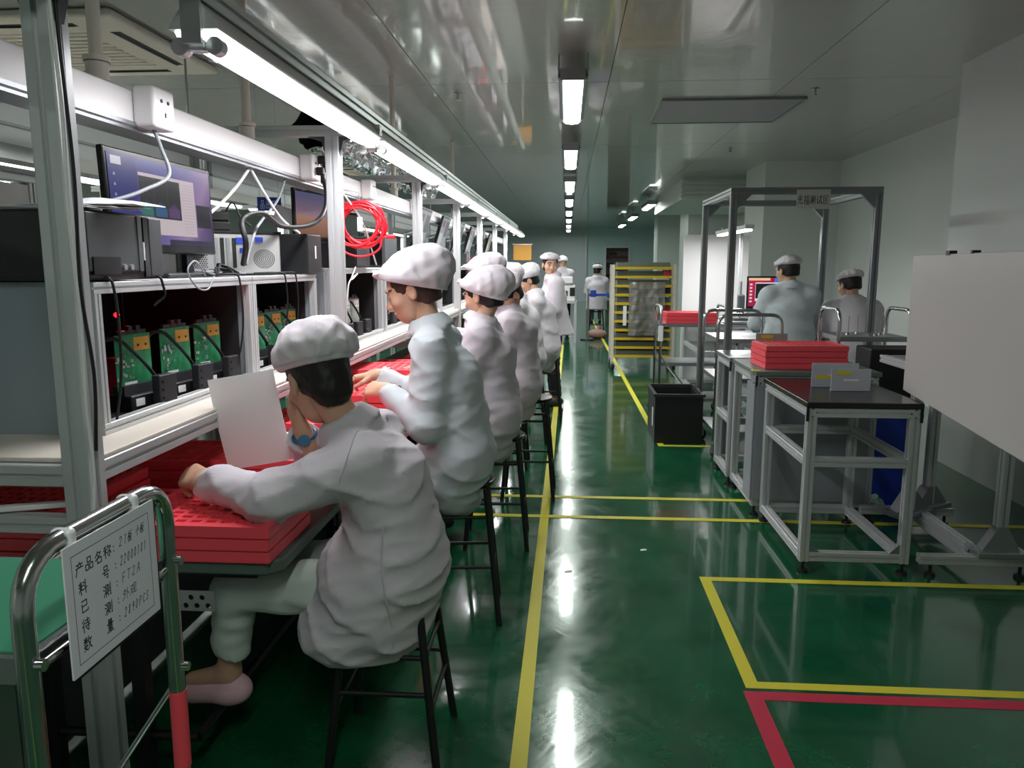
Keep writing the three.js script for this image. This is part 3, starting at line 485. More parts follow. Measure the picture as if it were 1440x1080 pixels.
const paleScreen = screenMat((g, w, h) => { g.fillStyle = '#aab0b4'; g.fillRect(0, 0, w, h); g.fillStyle = '#e4e8ea'; g.fillRect(w * 0.05, h * 0.5, w * 0.4, h * 0.4); g.fillStyle = '#5a5f66'; g.fillRect(w * 0.55, h * 0.1, w * 0.4, h * 0.5); g.fillStyle = '#8a5a5a'; g.fillRect(w * 0.1, h * 0.1, w * 0.3, h * 0.2); }, 0.5, 128, 128);
const F90 = Math.PI / 2;
monitor('wide monitor showing a purple desktop with a spectrum window behind the printer', [-1.36, 1.457, -2.58], F90 - 0.02, 0.66, 0.315, deskScreen, undefined, -0.03, true, 0.08);
{ // sticker on its corner belongs to the monitor's look; second casing behind it
  const b = thing('monitor', 'second monitor seen edge-on right behind the purple desktop screen', 'monitor', [-1.44, 1.457, -2.9], F90 + 0.1);
  mesh('casing', [rbox(0.36, 0.3, 0.03, 0.008, [0, 0.23, -0.01])], M.dark, b); mesh('screen', [place(new THREE.PlaneGeometry(0.33, 0.26), [0, 0.235, 0.0055])], sunsetScreen, b); mesh('stand_neck', [box(0.06, 0.1, 0.02, [0, 0.06, -0.02])], M.dark, b); mesh('stand_base', [box(0.2, 0.012, 0.16, [0, 0.006, 0])], M.dark, b);
}
monitor('monitor with orange and mauve picture behind the second post', [-1.58, 1.482, -4.8], F90 - 0.15, 0.5, 0.31, sunsetScreen, undefined, 0, true, 0.16);
monitor('grey-green lit monitor behind the red cable coil', [-1.62, 1.472, -5.5], F90 - 0.45, 0.4, 0.28, greyScreen, undefined, 0, true, 0.12);
// tilted screens on arms
[-6.95, -8.1, -9.25, -10.4, -11.6, -12.8].forEach((z, i) => {
  const t = monitor('thin tilted screen leaning out over the workers on an arm', [-1.3, 1.475, z], F90, 0.5, 0.36, paleScreen, 'tilted screens over the line', 0.3, false, 0.16);
  mesh('arm', [rod([0, 0.0, -0.16], [0, 0.3, -0.16], 0.018), rod([0, 0.3, -0.16], [0, 0.34, -0.04], 0.014), box(0.16, 0.012, 0.14, [0, 0.006, -0.16])], M.steelDull, t);
});
// printer
{
  const p = thing('printer', 'charcoal desktop printer with papers on top beside the first post', 'printer', [-1.4, 1.457, -2.04], F90);
  const shell = std(0x232527, 0.5), panel = std(0x3d4143, 0.5);
  mesh('body', [rbox(0.38, 0.18, 0.4, 0.014, [0, 0.092, 0])], shell, p);
  const fp = mesh('front_panel', [rbox(0.24, 0.15, 0.012, 0.004, [-0.055, 0.1, 0.2])], panel, p);
  mesh('end_panel', [rbox(0.07, 0.165, 0.012, 0.004, [0.15, 0.092, 0.2])], std(0x34373a, 0.5), p);
  mesh('ribbed_strip', [box(0.02, 0.15, 0.01, [0.064, 0.1, 0.203])], M.greyDark, p);
  mesh('hinge_gap', [box(0.024, 0.165, 0.012, [0.098, 0.092, 0.2])], M.blackGloss, p);
  mesh('paper_slot', [box(0.12, 0.045, 0.01, [-0.1, 0.04, 0.204])], M.blackGloss, p);
  mesh('light_strip', [box(0.004, 0.05, 0.004, [0.08, 0.08, 0.207])], M.white, p);
  for (const x of [-0.02, 0.012]) mesh('button', [cyl(0.008, 0.008, 0.006, [x, 0.036, 0.208], [F90, 0, 0], 12)], M.steelDull, fp);
  const q = thing('printer', 'black office machine next to the first post, left of the printer', 'printer', [-1.78, 1.457, -2.12]);
  mesh('body', [rbox(0.26, 0.19, 0.42, 0.012, [0, 0.097, 0])], M.black, q); mesh('lid', [rbox(0.25, 0.014, 0.4, 0.005, [0, 0.197, 0])], M.dark, q); mesh('front_panel', [box(0.08, 0.14, 0.008, [0.08, 0.09, 0.212])], M.greyDark, q);
  [[0, 0.0, 0.03, 0], [0.02, 0.004, 0.045, 0.15], [-0.03, 0.009, 0.05, -0.1], [0.05, 0.013, 0.038, 0.25]].forEach(([dx, dy, b, a], i) => single('paper_sheet', [sheet(0.21, 0.297, (u, v) => b * Math.max(0, u - 0.3) * Math.sin(v * 2.6 + 0.3) - 0.0 * u)], M.paper, 'loose white sheet in the curled pile on the printer', 'paper', [-1.33 + dx, 1.6425 + dy, -2.0 - i * 0.015], 1.45 + a, 'sheets on the printer'));
  // black panel speaker high at left edge
  const s = thing('wall_screen', 'small black screen on the trunking left of the first post', 'screen', [-1.62, 1.98, -2.0]);
  mesh('casing', [rbox(0.16, 0.17, 0.03, 0.006, [0.0, 0.09, 0])], M.blackGloss, s); mesh('bracket', [box(0.2, 0.02, 0.02, [0.12, 0.02, -0.02])], M.aluDark, s);
  single('binder', [rbox(0.05, 0.12, 0.1, 0.004, [0, 0.06, 0])], M.blueSign, 'blue box edge beside the small black screen', 'box', [-1.76, 1.98, -2.06]);
}
{ // shelf for the small black screen
  const s = thing('upper_shelf', 'narrow grey shelf strip above the printer', 'shelf', [-1.68, 1.94, -2.0]);
  mesh('board', [span(-0.26, 0.3, 0.02, 0.038, 0.12, -0.2)], M.alu, s); mesh('lip', [span(-0.26, 0.3, 0.0, 0.02, 0.11, 0.12)], M.alu, s);
}
// computer cases
{
  const ventTex = canvasTex(512, 220, (g, w, h) => {
    g.fillStyle = '#b9bab8'; g.fillRect(0, 0, w, h); g.fillStyle = '#2a2a2c';
    for (let y = 0; y < 9; y++) for (let x = 0; x < 12; x++) { g.beginPath(); g.arc(14 + x * 11 + (y % 2) * 5, 110 + y * 11, 3.6, 0, 7); g.fill(); }
    g.strokeStyle = '#3a3a3c'; g.lineWidth = 4; for (let r = 8; r < 60; r += 9) { g.beginPath(); g.arc(430, 140, r, 0, 7); g.stroke(); }
  });
  const pc = thing('computer_case', 'grey computer case lying flat with its rear ports and cables showing', 'computer', [-1.43, 1.457, -3.16], 0.7);
  mesh('cover', [rbox(0.42, 0.165, 0.36, 0.004, [0, 0.0875, -0.1])], M.aluDark, pc);
  const rear = mesh('rear_panel', [place(new THREE.PlaneGeometry(0.41, 0.155), [0, 0.087, 0.081])], std(0xffffff, 0.45, 0.3, { map: ventTex }), pc);
  for (let k = 0; k < 4; k++) mesh('slot_cover', [box(0.014, 0.12, 0.008, [-0.055 + k * 0.024, 0.09, 0.083])], k % 2 ? M.black : M.tin, pc);
  mesh('ports', [box(0.05, 0.025, 0.01, [0.05, 0.14, 0.083]), box(0.03, 0.02, 0.01, [0.12, 0.145, 0.083]), box(0.04, 0.02, 0.01, [0.06, 0.1, 0.083])], M.blue, pc);
  mesh('power_inlet', [box(0.05, 0.04, 0.02, [-0.17, 0.13, 0.086])], M.black, pc);
  mesh('top_edge', [box(0.43, 0.01, 0.37, [0, 0.175, -0.1])], M.black, pc);
  const b = thing('computer_case', 'black computer case with a white label strip before the second post', 'computer', [-1.37, 1.457, -3.6]);
  mesh('case_body', [rbox(0.36, 0.18, 0.2, 0.006, [0, 0.092, 0])], M.black, b); mesh('label_strip', [box(0.002, 0.06, 0.02, [0.181, 0.1, -0.01])], M.white, b); mesh('front_bezel', [box(0.008, 0.17, 0.19, [0.177, 0.09, 0])], M.dark, b);
  const a = thing('power_adapter', 'black adapter block lying on the flat computer case', 'adapter', [-1.5, 1.6395, -3.2], 0.6); mesh('adapter_body', [rbox(0.14, 0.04, 0.09, 0.008, [0, 0.02, 0]), rbox(0.1, 0.04, 0.07, 0.008, [0.02, 0.06, 0])], M.black, a); mesh('lead', tube([[0.05, 0.06, 0], [0.09, 0.12, 0.01], [0.12, 0.06, 0.02], [0.16, 0.02, 0.03]], 0.004, 20, 6), M.black, a);
  const k = thing('dark_box', 'black instrument box under the red cable coil', 'instrument', [-1.33, 1.482, -4.42]); mesh('body', [rbox(0.3, 0.14, 0.3, 0.006, [0, 0.07, 0])], M.black, k); mesh('front_bezel', [box(0.008, 0.12, 0.28, [0.152, 0.07, 0])], M.dark, k);
  const k2 = thing('dark_box', 'black instrument box with grey side beside the coil and third post', 'instrument', [-1.36, 1.482, -5.2], 0.0); mesh('body', [rbox(0.34, 0.2, 0.36, 0.006, [0, 0.1, 0])], M.greyDark, k2); mesh('front_bezel', [box(0.3, 0.17, 0.008, [0.0, 0.1, 0.181])], M.blackGloss, k2);
}
// red cable coil
{
  const R = rng(5), pts = [];
  for (let i = 0; i <= 210; i++) { const a = i / 24 * TAU, r = 0.115 + 0.016 * Math.sin(i * 0.37) + (R() - 0.5) * 0.004; pts.push([Math.cos(a) * r + 0.012 * Math.sin(i * 0.11), Math.sin(a) * r * 0.95 + 0.01 * Math.sin(i * 0.07), Math.sin(i * 0.05) * 0.03]); }
  const c = thing('cable_coil', 'bright red coiled cable hanging beside the second post', 'cable', [-1.13, 1.715, -4.2], 0.25);
  mesh('coil', tube(pts, 0.0055, 640, 6), M.redCable, c);
  mesh('loose_loop', tube([[-0.1, 0.05, 0.02], [-0.13, -0.06, 0.03], [-0.08, -0.15, 0.03], [0.02, -0.17, 0.03], [0.1, -0.13, 0.03], [0.12, -0.07, 0.02], [0.16, -0.065, 0.02]], 0.0065, 40, 6), M.redCable, c);
  mesh('plug_end', [rbox(0.05, 0.022, 0.022, 0.006, [0.165, -0.065, 0.02])], M.redCable, c);
  mesh('cable_tag', [box(0.028, 0.075, 0.002, [0.0, 0.0, 0.045])], M.paper, c);
  mesh('hook', [rod([0, 0.1, 0], [0, 0.17, -0.0], 0.003), rod([0, 0.17, 0], [-0.16, 0.195, 0], 0.003)], M.steelDull, c);
}
// loose cables
{
  const cab = (name, pts, r, m, label) => single(name, [tube(pts, r, 60, 6)], m, label, 'cable');
  cab('power_cable', [[-1.3, 1.92, -2.42], [-1.28, 1.86, -2.42], [-1.25, 1.78, -2.4], [-1.27, 1.72, -2.28], [-1.3, 1.68, -2.16], [-1.36, 1.652, -2.05]], 0.006, M.grey, 'grey cord dropping from the socket box to the printer');
  cab('power_cable', [[-1.225, 1.93, -3.88], [-1.2, 1.86, -3.84], [-1.18, 1.76, -3.74], [-1.17, 1.68, -3.5], [-1.2, 1.66, -3.2], [-1.2, 1.7, -3.0], [-1.22, 1.66, -2.86], [-1.2, 1.58, -2.84], [-1.24, 1.5, -2.9]], 0.011, M.black, 'thick black power cord drooping from the plugs to the computer case');
  cab('power_cable', [[-1.22, 2.01, -3.92], [-1.17, 2.0, -3.87], [-1.16, 1.94, -3.83], [-1.19, 1.86, -3.83]], 0.006, M.black, 'thin black lead looping from the upper plug');
  cab('white_wire', [[-1.36, 1.91, -3.3], [-1.32, 1.8, -3.36], [-1.3, 1.7, -3.5], [-1.26, 1.645, -3.6]], 0.007, M.white, 'white wire falling from the trunking to the black computer case');
  cab('white_wire', [[-1.36, 1.91, -3.3], [-1.36, 1.82, -3.16], [-1.38, 1.72, -3.0], [-1.4, 1.655, -2.86]], 0.007, M.white, 'white wire falling from the trunking to the grey computer case');
  cab('white_wire', [[-1.36, 1.91, -3.72], [-1.34, 1.8, -3.56], [-1.28, 1.68, -3.2], [-1.24, 1.62, -3.02], [-1.25, 1.5, -2.95]], 0.006, M.grey, 'grey wire slanting across the rear of the computer case');
  cab('white_wire', [[-1.2, 1.91, -4.0], [-1.17, 1.83, -4.15], [-1.15, 1.72, -4.35], [-1.15, 1.6, -4.5], [-1.17, 1.5, -4.7]], 0.005, M.white, 'thin pale wire hanging across the red coil');
  cab('post_wire', [[-1.072, 2.3, -1.62], [-1.072, 2.05, -1.615], [-1.072, 1.8, -1.625], [-1.07, 1.6, -1.612], [-1.071, 1.4, -1.624], [-1.069, 1.2, -1.615], [-1.07, 1.0, -1.62], [-1.08, 0.9, -1.6], [-1.15, 0.84, -1.57]], 0.004, M.white, 'pale wire running down the first post');
  cab('post_wire', [[-1.068, 2.3, -1.632], [-1.07, 2.0, -1.632], [-1.064, 1.7, -1.636], [-1.07, 1.45, -1.634], [-1.06, 1.25, -1.64], [-1.069, 1.08, -1.638]], 0.004, M.black, 'black wire running down the first post');
  for (const [z, d, l] of [[-1.95, 0.42, 'black wire hanging in the test box near its grey side'], [-2.2, 0.06, 'short black wire over the top rail of the first test box'], [-2.74, 0.34, 'black wire curving down inside the first test box'], [-3.2, 0.3, 'black wire hanging over the second test box'], [-3.33, 0.3, 'second black wire hanging over the second test box']])
    cab('hanging_wire', [[-1.3, 1.464, z + 0.06], [-1.22, 1.466, z + 0.03], [-1.195, 1.462, z], [-1.19, 1.44, z - 0.005], [-1.192, 1.44 - d * 0.5, z - 0.015], [-1.22, 1.44 - d, z + 0.0]], 0.004, M.black, l);
  cab('hanging_wire', [[-1.2, 1.462, -2.5], [-1.2, 1.5, -2.46], [-1.19, 1.51, -2.4], [-1.19, 1.48, -2.36], [-1.185, 1.43, -2.4], [-1.185, 1.42, -2.48], [-1.19, 1.46, -2.54]], 0.003, M.grey, 'thin looped wire over the front rail under the monitor');
  cab('hanging_wire', [[-1.19, 1.485, -4.3], [-1.165, 1.48, -4.2], [-1.16, 1.42, -4.1], [-1.165, 1.45, -4.25], [-1.16, 1.4, -4.05], [-1.165, 1.28, -4.0], [-1.18, 1.26, -3.9]], 0.004, M.white, 'white looped wire on the face of the third test box');
  for (let k = 0; k < 7; k++) cab('cable_tangle', [[-1.22 - 0.02 * k, 1.463, -2.62 - k * 0.05], [-1.3 + 0.03 * Math.sin(k), 1.475 + 0.012 * (k % 3), -2.72 - k * 0.03], [-1.24 - 0.03 * Math.cos(k * 2), 1.468, -2.85 + 0.02 * k], [-1.34, 1.48, -2.7 - 0.03 * k], [-1.25, 1.466, -2.95]], 0.0045, k % 3 ? M.black : M.grey, 'one of the tangled leads on the boxes beside the computer case').userData.group = 'tangled leads';
}
// hanging foil duct
{
  const g = new THREE.CylinderGeometry(0.13, 0.13, 4.2, 40, 90, true); const p = g.attributes.position;
  for (let i = 0; i < p.count; i++) { const x = p.getX(i), y = p.getY(i), z = p.getZ(i), n = 1 + 0.2 * noise3(x * 9, y * 7, z * 9) + 0.08 * noise3(x * 20, y * 16, z * 20); p.setXYZ(i, x * n, y, z * n); }
  g.computeVertexNormals();
  single('foil_duct', [g.rotateX(F90)], std(0xd4d6d8, 0.14, 0.95), 'crinkled silver foil duct hanging over the trunking', 'duct', [-1.66, 2.38, -7.2]);
}

single('white_bar', [rbox(0.3, 0.014, 0.024, 0.004, [0, 0, 0])], M.white, 'white plastic bar lying across the lower rail beside the first post', 'bar', [-1.32, 0.93, -1.66], 0.35);
// ---------- second bench row behind the test line ----------
{
  const d = thing('air_duct', 'long pale grey air duct running behind the trunking', 'duct');
  mesh('duct_wall', [extr([[-0.16, -0.12], [0.16, -0.12], [0.16, 0.06], [0.1, 0.14], [-0.1, 0.14], [-0.16, 0.06]], 15.4).translate(-2.4, 2.1, -8.7)], M.alu, d);
  mesh('duct_seam', [span(-2.238, -2.232, 2.05, 2.062, -1, -16.4), ...[0, 1, 2, 3, 4, 5].map(k => extr([[-0.168, -0.128], [0.168, -0.128], [0.168, 0.066], [0.104, 0.148], [-0.104, 0.148], [-0.168, 0.066]], 0.04).translate(-2.4, 2.1, -2.2 - k * 2.6))], M.aluDark, d);
  mesh('duct_hanger', [0, 1, 2, 3, 4].map(k => rod([-2.4, 2.23, -2 - k * 2.9], [-2.4, 2.945, -2 - k * 2.9], 0.008)), M.steelDull, d);
  const p = thing('partition', 'white partition panels with aluminium rails behind the printer', 'partition', [-2.5, 0, 0]);
  for (let k = 0; k < 3; k++) mesh('panel', [span(-0.02, 0.02, 0.1, 1.86, 0.4 - k * 1.3, -0.88 - k * 1.3)], M.white, p);
  mesh('rail', [prof(0.06, [0, 1.9, 0.45], [0, 1.9, -3.55]), prof(0.05, [0, 1.3, 0.45], [0, 1.3, -3.55]).translate(0.03, 0, 0)], M.alu, p);
  for (let k = 0; k < 4; k++) mesh('rail_post', [prof(0.05, [0, 0, 0.41 - k * 1.3], [0, 1.87, 0.41 - k * 1.3])], M.alu, p);
  // bench frame of the second row
  const f = thing('test_bench', 'aluminium bench frame of the second row seen through the gaps', 'frame', [-3.5, 0, 0]);
  for (let k = 0; k < 6; k++) { const z = -4.2 - k * 2.1; for (const x of [-0.35, 0.35]) mesh('post', [prof(0.05, [x, 0, z], [x, 2.1, z])], M.alu, f); mesh('cross_beam', [prof(0.045, [-0.45, 2.12, z], [0.6, 2.12, z])], M.alu, f); }
  for (const [y, x] of [[1.45, 0.35], [1.72, 0.35], [1.45, -0.35], [0.98, 0.35]]) mesh('rail', [prof(0.045, [x, y, -4.2], [x, y, -14.7])], M.alu, f);
  mesh('shelf_board', [span(-0.37, 0.37, 1.473, 1.485, -4.2, -14.7), span(-0.37, 0.37, 0.74, 0.77, -4.2, -14.7)], M.cream, f);
  for (let k = 0; k < 7; k++) {
    const t = thing('instrument_case', ['white instrument case on the second bench row', 'black instrument case on the second bench row'][k % 2], 'instrument', [-3.5, 1.486, -4.9 - k * 1.3], 0, ['white cases of the second row', 'black cases of the second row'][k % 2]);
    mesh('case_body', [rbox(0.36, 0.17, 0.4, 0.01, [0, 0.085, 0])], k % 2 ? M.black : M.white, t); mesh('front_panel', [box(0.008, 0.13, 0.34, [0.182, 0.085, 0])], k % 2 ? M.dark : M.alu, t);
  }
  let lamp;
  for (let k = 0; k < 6; k++) {
    const z = -4.4 - k * 1.9;
    if (!lamp) { lamp = thing('bench_lamp', 'bright tube lamp over the second bench row', 'lamp', [-3.05, 2.03, z], 0, 'tube lamps over the second row'); mesh('housing', [extr([[-0.02, 0.06], [-0.05, 0.006], [0.05, 0.006], [0.02, 0.06]], 1.6)], M.alu, lamp); mesh('tube', [extr([[-0.045, 0.006], [-0.03, -0.016], [0.03, -0.016], [0.045, 0.006]], 1.56)], M.glow, lamp); mesh('hanger', [box(0.02, 0.08, 0.03, [0, 0.08, 0])], M.alu, lamp); } else dup(lamp, null, [-3.05, 2.03, z]);
    areaLight(0.08, 1.5, BACK_LAMP, [-3.05, 2.006, z], [-3.05, 0, z]);
  }
  // hanging blue sign and white notice
  const G = GLYPH;
  const st = canvasTex(256, 112, (g, w, h) => { g.fillStyle = '#2b4fb4'; g.fillRect(0, 0, w, h); g.strokeStyle = '#e8eefc'; g.lineWidth = 6; glyphs(g, '品出区', 26, 24, 62, 74); });
  const s = thing('hanging_sign', 'blue hanging area sign with white characters between the bench rows', 'sign', [-2.02, 1.86, -5.2], 0.35);
  mesh('plate', [box(0.155, 0.09, 0.006, [0, 0.045, 0])], M.blueSign, s); mesh('print', [place(new THREE.PlaneGeometry(0.152, 0.087), [0, 0.045, 0.0036])], std(0xffffff, 0.5, 0, { map: st }), s); mesh('wire', [rod([-0.06, 0.09, 0], [-0.06, 1.085, 0], 0.002), rod([0.06, 0.09, 0], [0.06, 1.085, 0], 0.002)], M.steelDull, s);
  const ns = thing('notice_sheet', 'small tilted white notice hanging beside the orange monitor', 'paper', [-1.7, 1.74, -4.62], 0.15);
  mesh('sheet', [rbox(0.13, 0.1, 0.003, 0.001, [0, 0.05, 0], [0, 0, -0.3])], M.paper, ns);
  mesh('wire', [rod([0, 0.09, 0], [0.0, 0.2, 0], 0.002), rod([0, 0.2, 0], [0.27, 0.21, -0.04], 0.002)], M.steelDull, ns);
}
// ---------- test area on the right ----------
function profTable(name, label, p, W, D, H, topMat, opts = {}) {
  const t = thing(name, label, 'table', p), s = 0.045;
  for (const x of [s / 2, W - s / 2]) for (const z of [-s / 2, -D + s / 2]) {
    mesh('leg', prof(s, [x, 0.06, z], [x, H - 0.075, z]), M.alu, t);
    mesh('levelling_foot', [cyl(0.024, 0.028, 0.016, [x, 0.008, z]), cyl(0.008, 0.008, 0.05, [x, 0.04, z])], M.black, t);
  }
  const rails = (y, list = ['f', 'b', 'l', 'r'], sz = s) => list.forEach(k => mesh('rail', k === 'f' ? prof(sz, [s, y, -s / 2], [W - s, y, -s / 2]) : k === 'b' ? prof(sz, [s, y, -D + s / 2], [W - s, y, -D + s / 2]) : k === 'l' ? prof(sz, [s / 2, y, -s], [s / 2, y, -D + s]) : prof(sz, [W - s / 2, y, -s], [W - s / 2, y, -D + s]), M.alu, t));
  rails(H - 0.052, ['f', 'b'], 0.045); mesh('rail', prof(0.045, [s / 2, H - 0.052, 0], [s / 2, H - 0.052, -D]), M.alu, t); mesh('rail', prof(0.045, [W - s / 2, H - 0.052, 0], [W - s / 2, H - 0.052, -D]), M.alu, t);
  for (const y of opts.rails || [0.085, 0.56]) rails(y, opts.sides);
  mesh('table_top', [rbox(W + 0.02, 0.028, D + 0.02, 0.005, [W / 2, H - 0.014, -D / 2])], topMat, t);
  for (const x of [-0.002, W + 0.002]) mesh('corner_cap', [box(0.012, 0.075, 0.012, [x, H - 0.055, 0.002])], M.black, t);
  for (const x of [0.06, W - 0.06]) mesh('corner_bracket', [extr([[0, 0], [0.05, 0], [0, 0.05]], 0.03).rotateY(x > 0.2 ? Math.PI : 0).translate(x > 0.2 ? W - s : s, 0.108, -s / 2)], M.aluDark, t);
  return t;
}
profTable('aluminium_table', 'slotted aluminium table with glossy black top beside the white board', [1.15, 0, -3.68], 0.52, 0.8, 0.855, M.tableTop);
// long base frame on the floor that carries the white board stand
{
  const b = thing('board_stand', 'white board on slotted aluminium posts bolted to a floor frame', 'board');
  const rail = (a, c, s = 0.045) => mesh('base_rail', prof(s, a, c), M.alu, b);
  rail([1.72, 0.085, -3.7], [2.24, 0.085, -3.7]); rail([1.72, 0.085, -4.46], [2.24, 0.085, -4.46]);
  rail([1.98, 0.13, -3.75], [1.98, 0.13, -4.42]); rail([1.98, 0.085, -3.72], [1.98, 0.085, -4.44], 0.04);
  for (const z of [-3.7, -4.46]) for (const x of [1.78, 2.2]) mesh('levelling_foot', [cyl(0.022, 0.026, 0.016, [x, 0.008, z]), cyl(0.008, 0.008, 0.06, [x, 0.035, z])], M.black, b);
  for (const [x, z] of [[1.9, -4.25], [2.06, -4.38]]) {
    mesh('upright', prof(0.05, [x, 0.16, z], [x, 1.2, z]), M.alu, b);
    mesh('foot_plate', [extr([[-0.12, 0], [0.12, 0], [0.03, 0.1], [-0.03, 0.1]], 0.06).rotateY(0.5).translate(x, 0.16, z), rbox(0.26, 0.03, 0.12, 0.006, [x, 0.145, z], [0, 0.5, 0])], M.aluDark, b);
  }
  mesh('foot_plate', [extr([[-0.1, 0], [0.1, 0], [0.02, 0.14], [-0.02, 0.14]], 0.06).translate(2.1, 0.115, -3.72), rbox(0.24, 0.03, 0.12, 0.006, [2.1, 0.12, -3.72])], M.steelDull, b);
  mesh('upright', prof(0.05, [2.1, 0.25, -3.72], [2.1, 0.7, -3.72]), M.alu, b);
  // white board sheet: far edge near the table, slanting towards the camera
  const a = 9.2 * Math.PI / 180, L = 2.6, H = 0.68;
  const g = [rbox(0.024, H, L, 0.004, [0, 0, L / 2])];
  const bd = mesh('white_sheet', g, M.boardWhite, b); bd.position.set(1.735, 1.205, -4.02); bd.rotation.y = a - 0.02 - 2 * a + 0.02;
  const cl = mesh('clip', [box(0.03, 0.02, 0.05, [0, H / 2 + 0.004, 0.55]), box(0.03, 0.014, 0.02, [0, H / 2 + 0.004, 0.85])], M.black, b); cl.position.copy(bd.position); cl.rotation.copy(bd.rotation);
  const arm = mesh('board_arm', [prof(0.04, [1.78, 0.98, -4.25], [1.88, 0.98, -4.25]), prof(0.04, [1.78, 0.98, -4.38], [2.04, 0.98, -4.38]), prof(0.04, [1.775, 0.98, -4.42], [1.775, 0.98, -3.9])], M.alu, b);
}
// acrylic cards on the black table
[[1.36, -4.02, 0.2, 0.115, 0.02, 'frosted grey card holder with yellow tag, the front one on the black table'], [1.3, -4.14, 0.24, 0.13, -0.02, 'frosted grey card holder with yellow tag, the rear one on the black table']].forEach(([x, z, w, h, a, l], i) => {
  const c = thing('card_holder', l, 'holder', [x + w / 2, 0.8555, z], a);
  mesh('plate', [rbox(w, h, 0.006, 0.002, [0, h / 2, 0])], std(0xb6bac2, 0.35), c);
  mesh('foot_strip', [box(w * 0.9, 0.006, 0.04, [0, 0.003, -0.02])], std(0xb6bac2, 0.35), c);
  mesh('yellow_tag', [box(0.075, 0.022, 0.002, [-w / 2 + 0.058, i ? h * 0.42 : h - 0.02, 0.004])], M.yellow, c);
  mesh('white_slot', [box(0.075, 0.008, 0.002, [0.0, h * 0.5, 0.004])], M.paper, c);
});
single('clear_ball', [new THREE.SphereGeometry(0.02, 16, 10).scale(1.6, 0.8, 1).translate(0, 0.016, 0)], std(0xb8d6ea, 0.3), 'small pale blue lump of plastic wrap behind the card holders', 'wrap', [1.56, 0.8555, -4.3]);
// table with red trays and grey side panel
{
  const t = profTable('aluminium_table', 'aluminium table with grey side panel under the red trays', [1.12, 0, -4.56], 0.7, 0.62, 0.88, M.oldMetal, { rails: [0.085] });
  mesh('side_panel', [span(0, 0.66, 0.1, 0.8, 0.004, 0.012), span(-0.012, -0.002, 0.1, 0.8, 0, -0.18)], M.grey, t);
  stack(4, 'red tray in the neat stack on the grey-panelled table', 'trays on the grey-panelled table', [1.42, 0.8805, -4.82], 0.03);
  const n = thing('hanging_note', 'white handwritten sheet hanging from the grey-panelled table corner', 'paper', [1.09, 0.6, -4.62]);
  mesh('sheet', [sheet(0.006, 0.001, () => 0), ...[0]].slice(0, 0).concat([extr([[0, 0.27], [0.15, 0.24], [0.11, -0.02], [0.05, 0.0]], 0.002, 0).rotateY(0.25)]), M.paper, n);
  mesh('ink_lines', [[0.035, 0.2], [0.04, 0.15], [0.045, 0.1], [0.05, 0.05]].map(([x, y]) => box(0.05, 0.006, 0.001, [x + 0.02, y, 0.0018]).rotateY(0.25)), M.blueSign, n);
  mesh('yellow_tape', [box(0.05, 0.003, 0.05, [0.03, 0.28, 0.02])], M.yellow, n);
  // cards leaning behind the trays
  [[1.32, -5.05, 0.2, 'frosted card holder with yellow tag standing behind the red tray stack']].forEach(([x, z, w, l]) => { const c = thing('card_holder', l, 'holder', [x, 0.8805, z]); mesh('plate', [rbox(w, 0.18, 0.006, 0.002, [0, 0.09, 0])], std(0x9aa29a, 0.4), c); mesh('foot_strip', [box(w, 0.006, 0.04, [0, 0.003, -0.02])], std(0x9aa29a, 0.4), c); mesh('yellow_tag', [box(0.075, 0.02, 0.002, [-0.03, 0.16, 0.004])], M.yellow, c); });
}
// open profile stand behind it
profTable('aluminium_stand', 'open aluminium stand with steel plate top between cart and grey panel', [1.1, 0, -5.2], 0.55, 0.46, 0.885, M.steelDull, { rails: [0.085, 0.45] });
{
  const b = thing('blue_bin', 'deep blue plastic bin standing under the test tables', 'bin', [1.98, 0, -4.78]);
  mesh('bin_wall', [extr([[-0.12, 0], [0.12, 0], [0.14, 0.6], [-0.14, 0.6]], 0.24, 0.008)], M.blue, b); mesh('bin_rim', [rbox(0.3, 0.025, 0.26, 0.008, [0, 0.605, 0])], M.blue, b);
  single('plastic_wrap', [new THREE.IcosahedronGeometry(0.07, 3)].map(g => { const p = g.attributes.position; for (let i = 0; i < p.count; i++) { const n = 1 + 0.3 * noise3(p.getX(i) * 20, p.getY(i) * 20, p.getZ(i) * 20); p.setXYZ(i, p.getX(i) * n, p.getY(i) * n * 0.8, p.getZ(i) * n); } g.computeVertexNormals(); return g.translate(0, 0.06, 0); }), std(0xa9c2b8, 0.25), 'crumpled clear plastic wrap beside the blue bin', 'wrap', [1.86, 0.0, -4.66]);
  const e = thing('black_machine', 'black upright machine housing behind the white board', 'machine', [2.08, 0, -5.08]); mesh('housing', [rbox(0.34, 0.95, 0.26, 0.01, [0, 0.5, 0])], M.black, e); mesh('plinth', [box(0.3, 0.03, 0.22, [0, 0.015, 0])], M.dark, e);
}
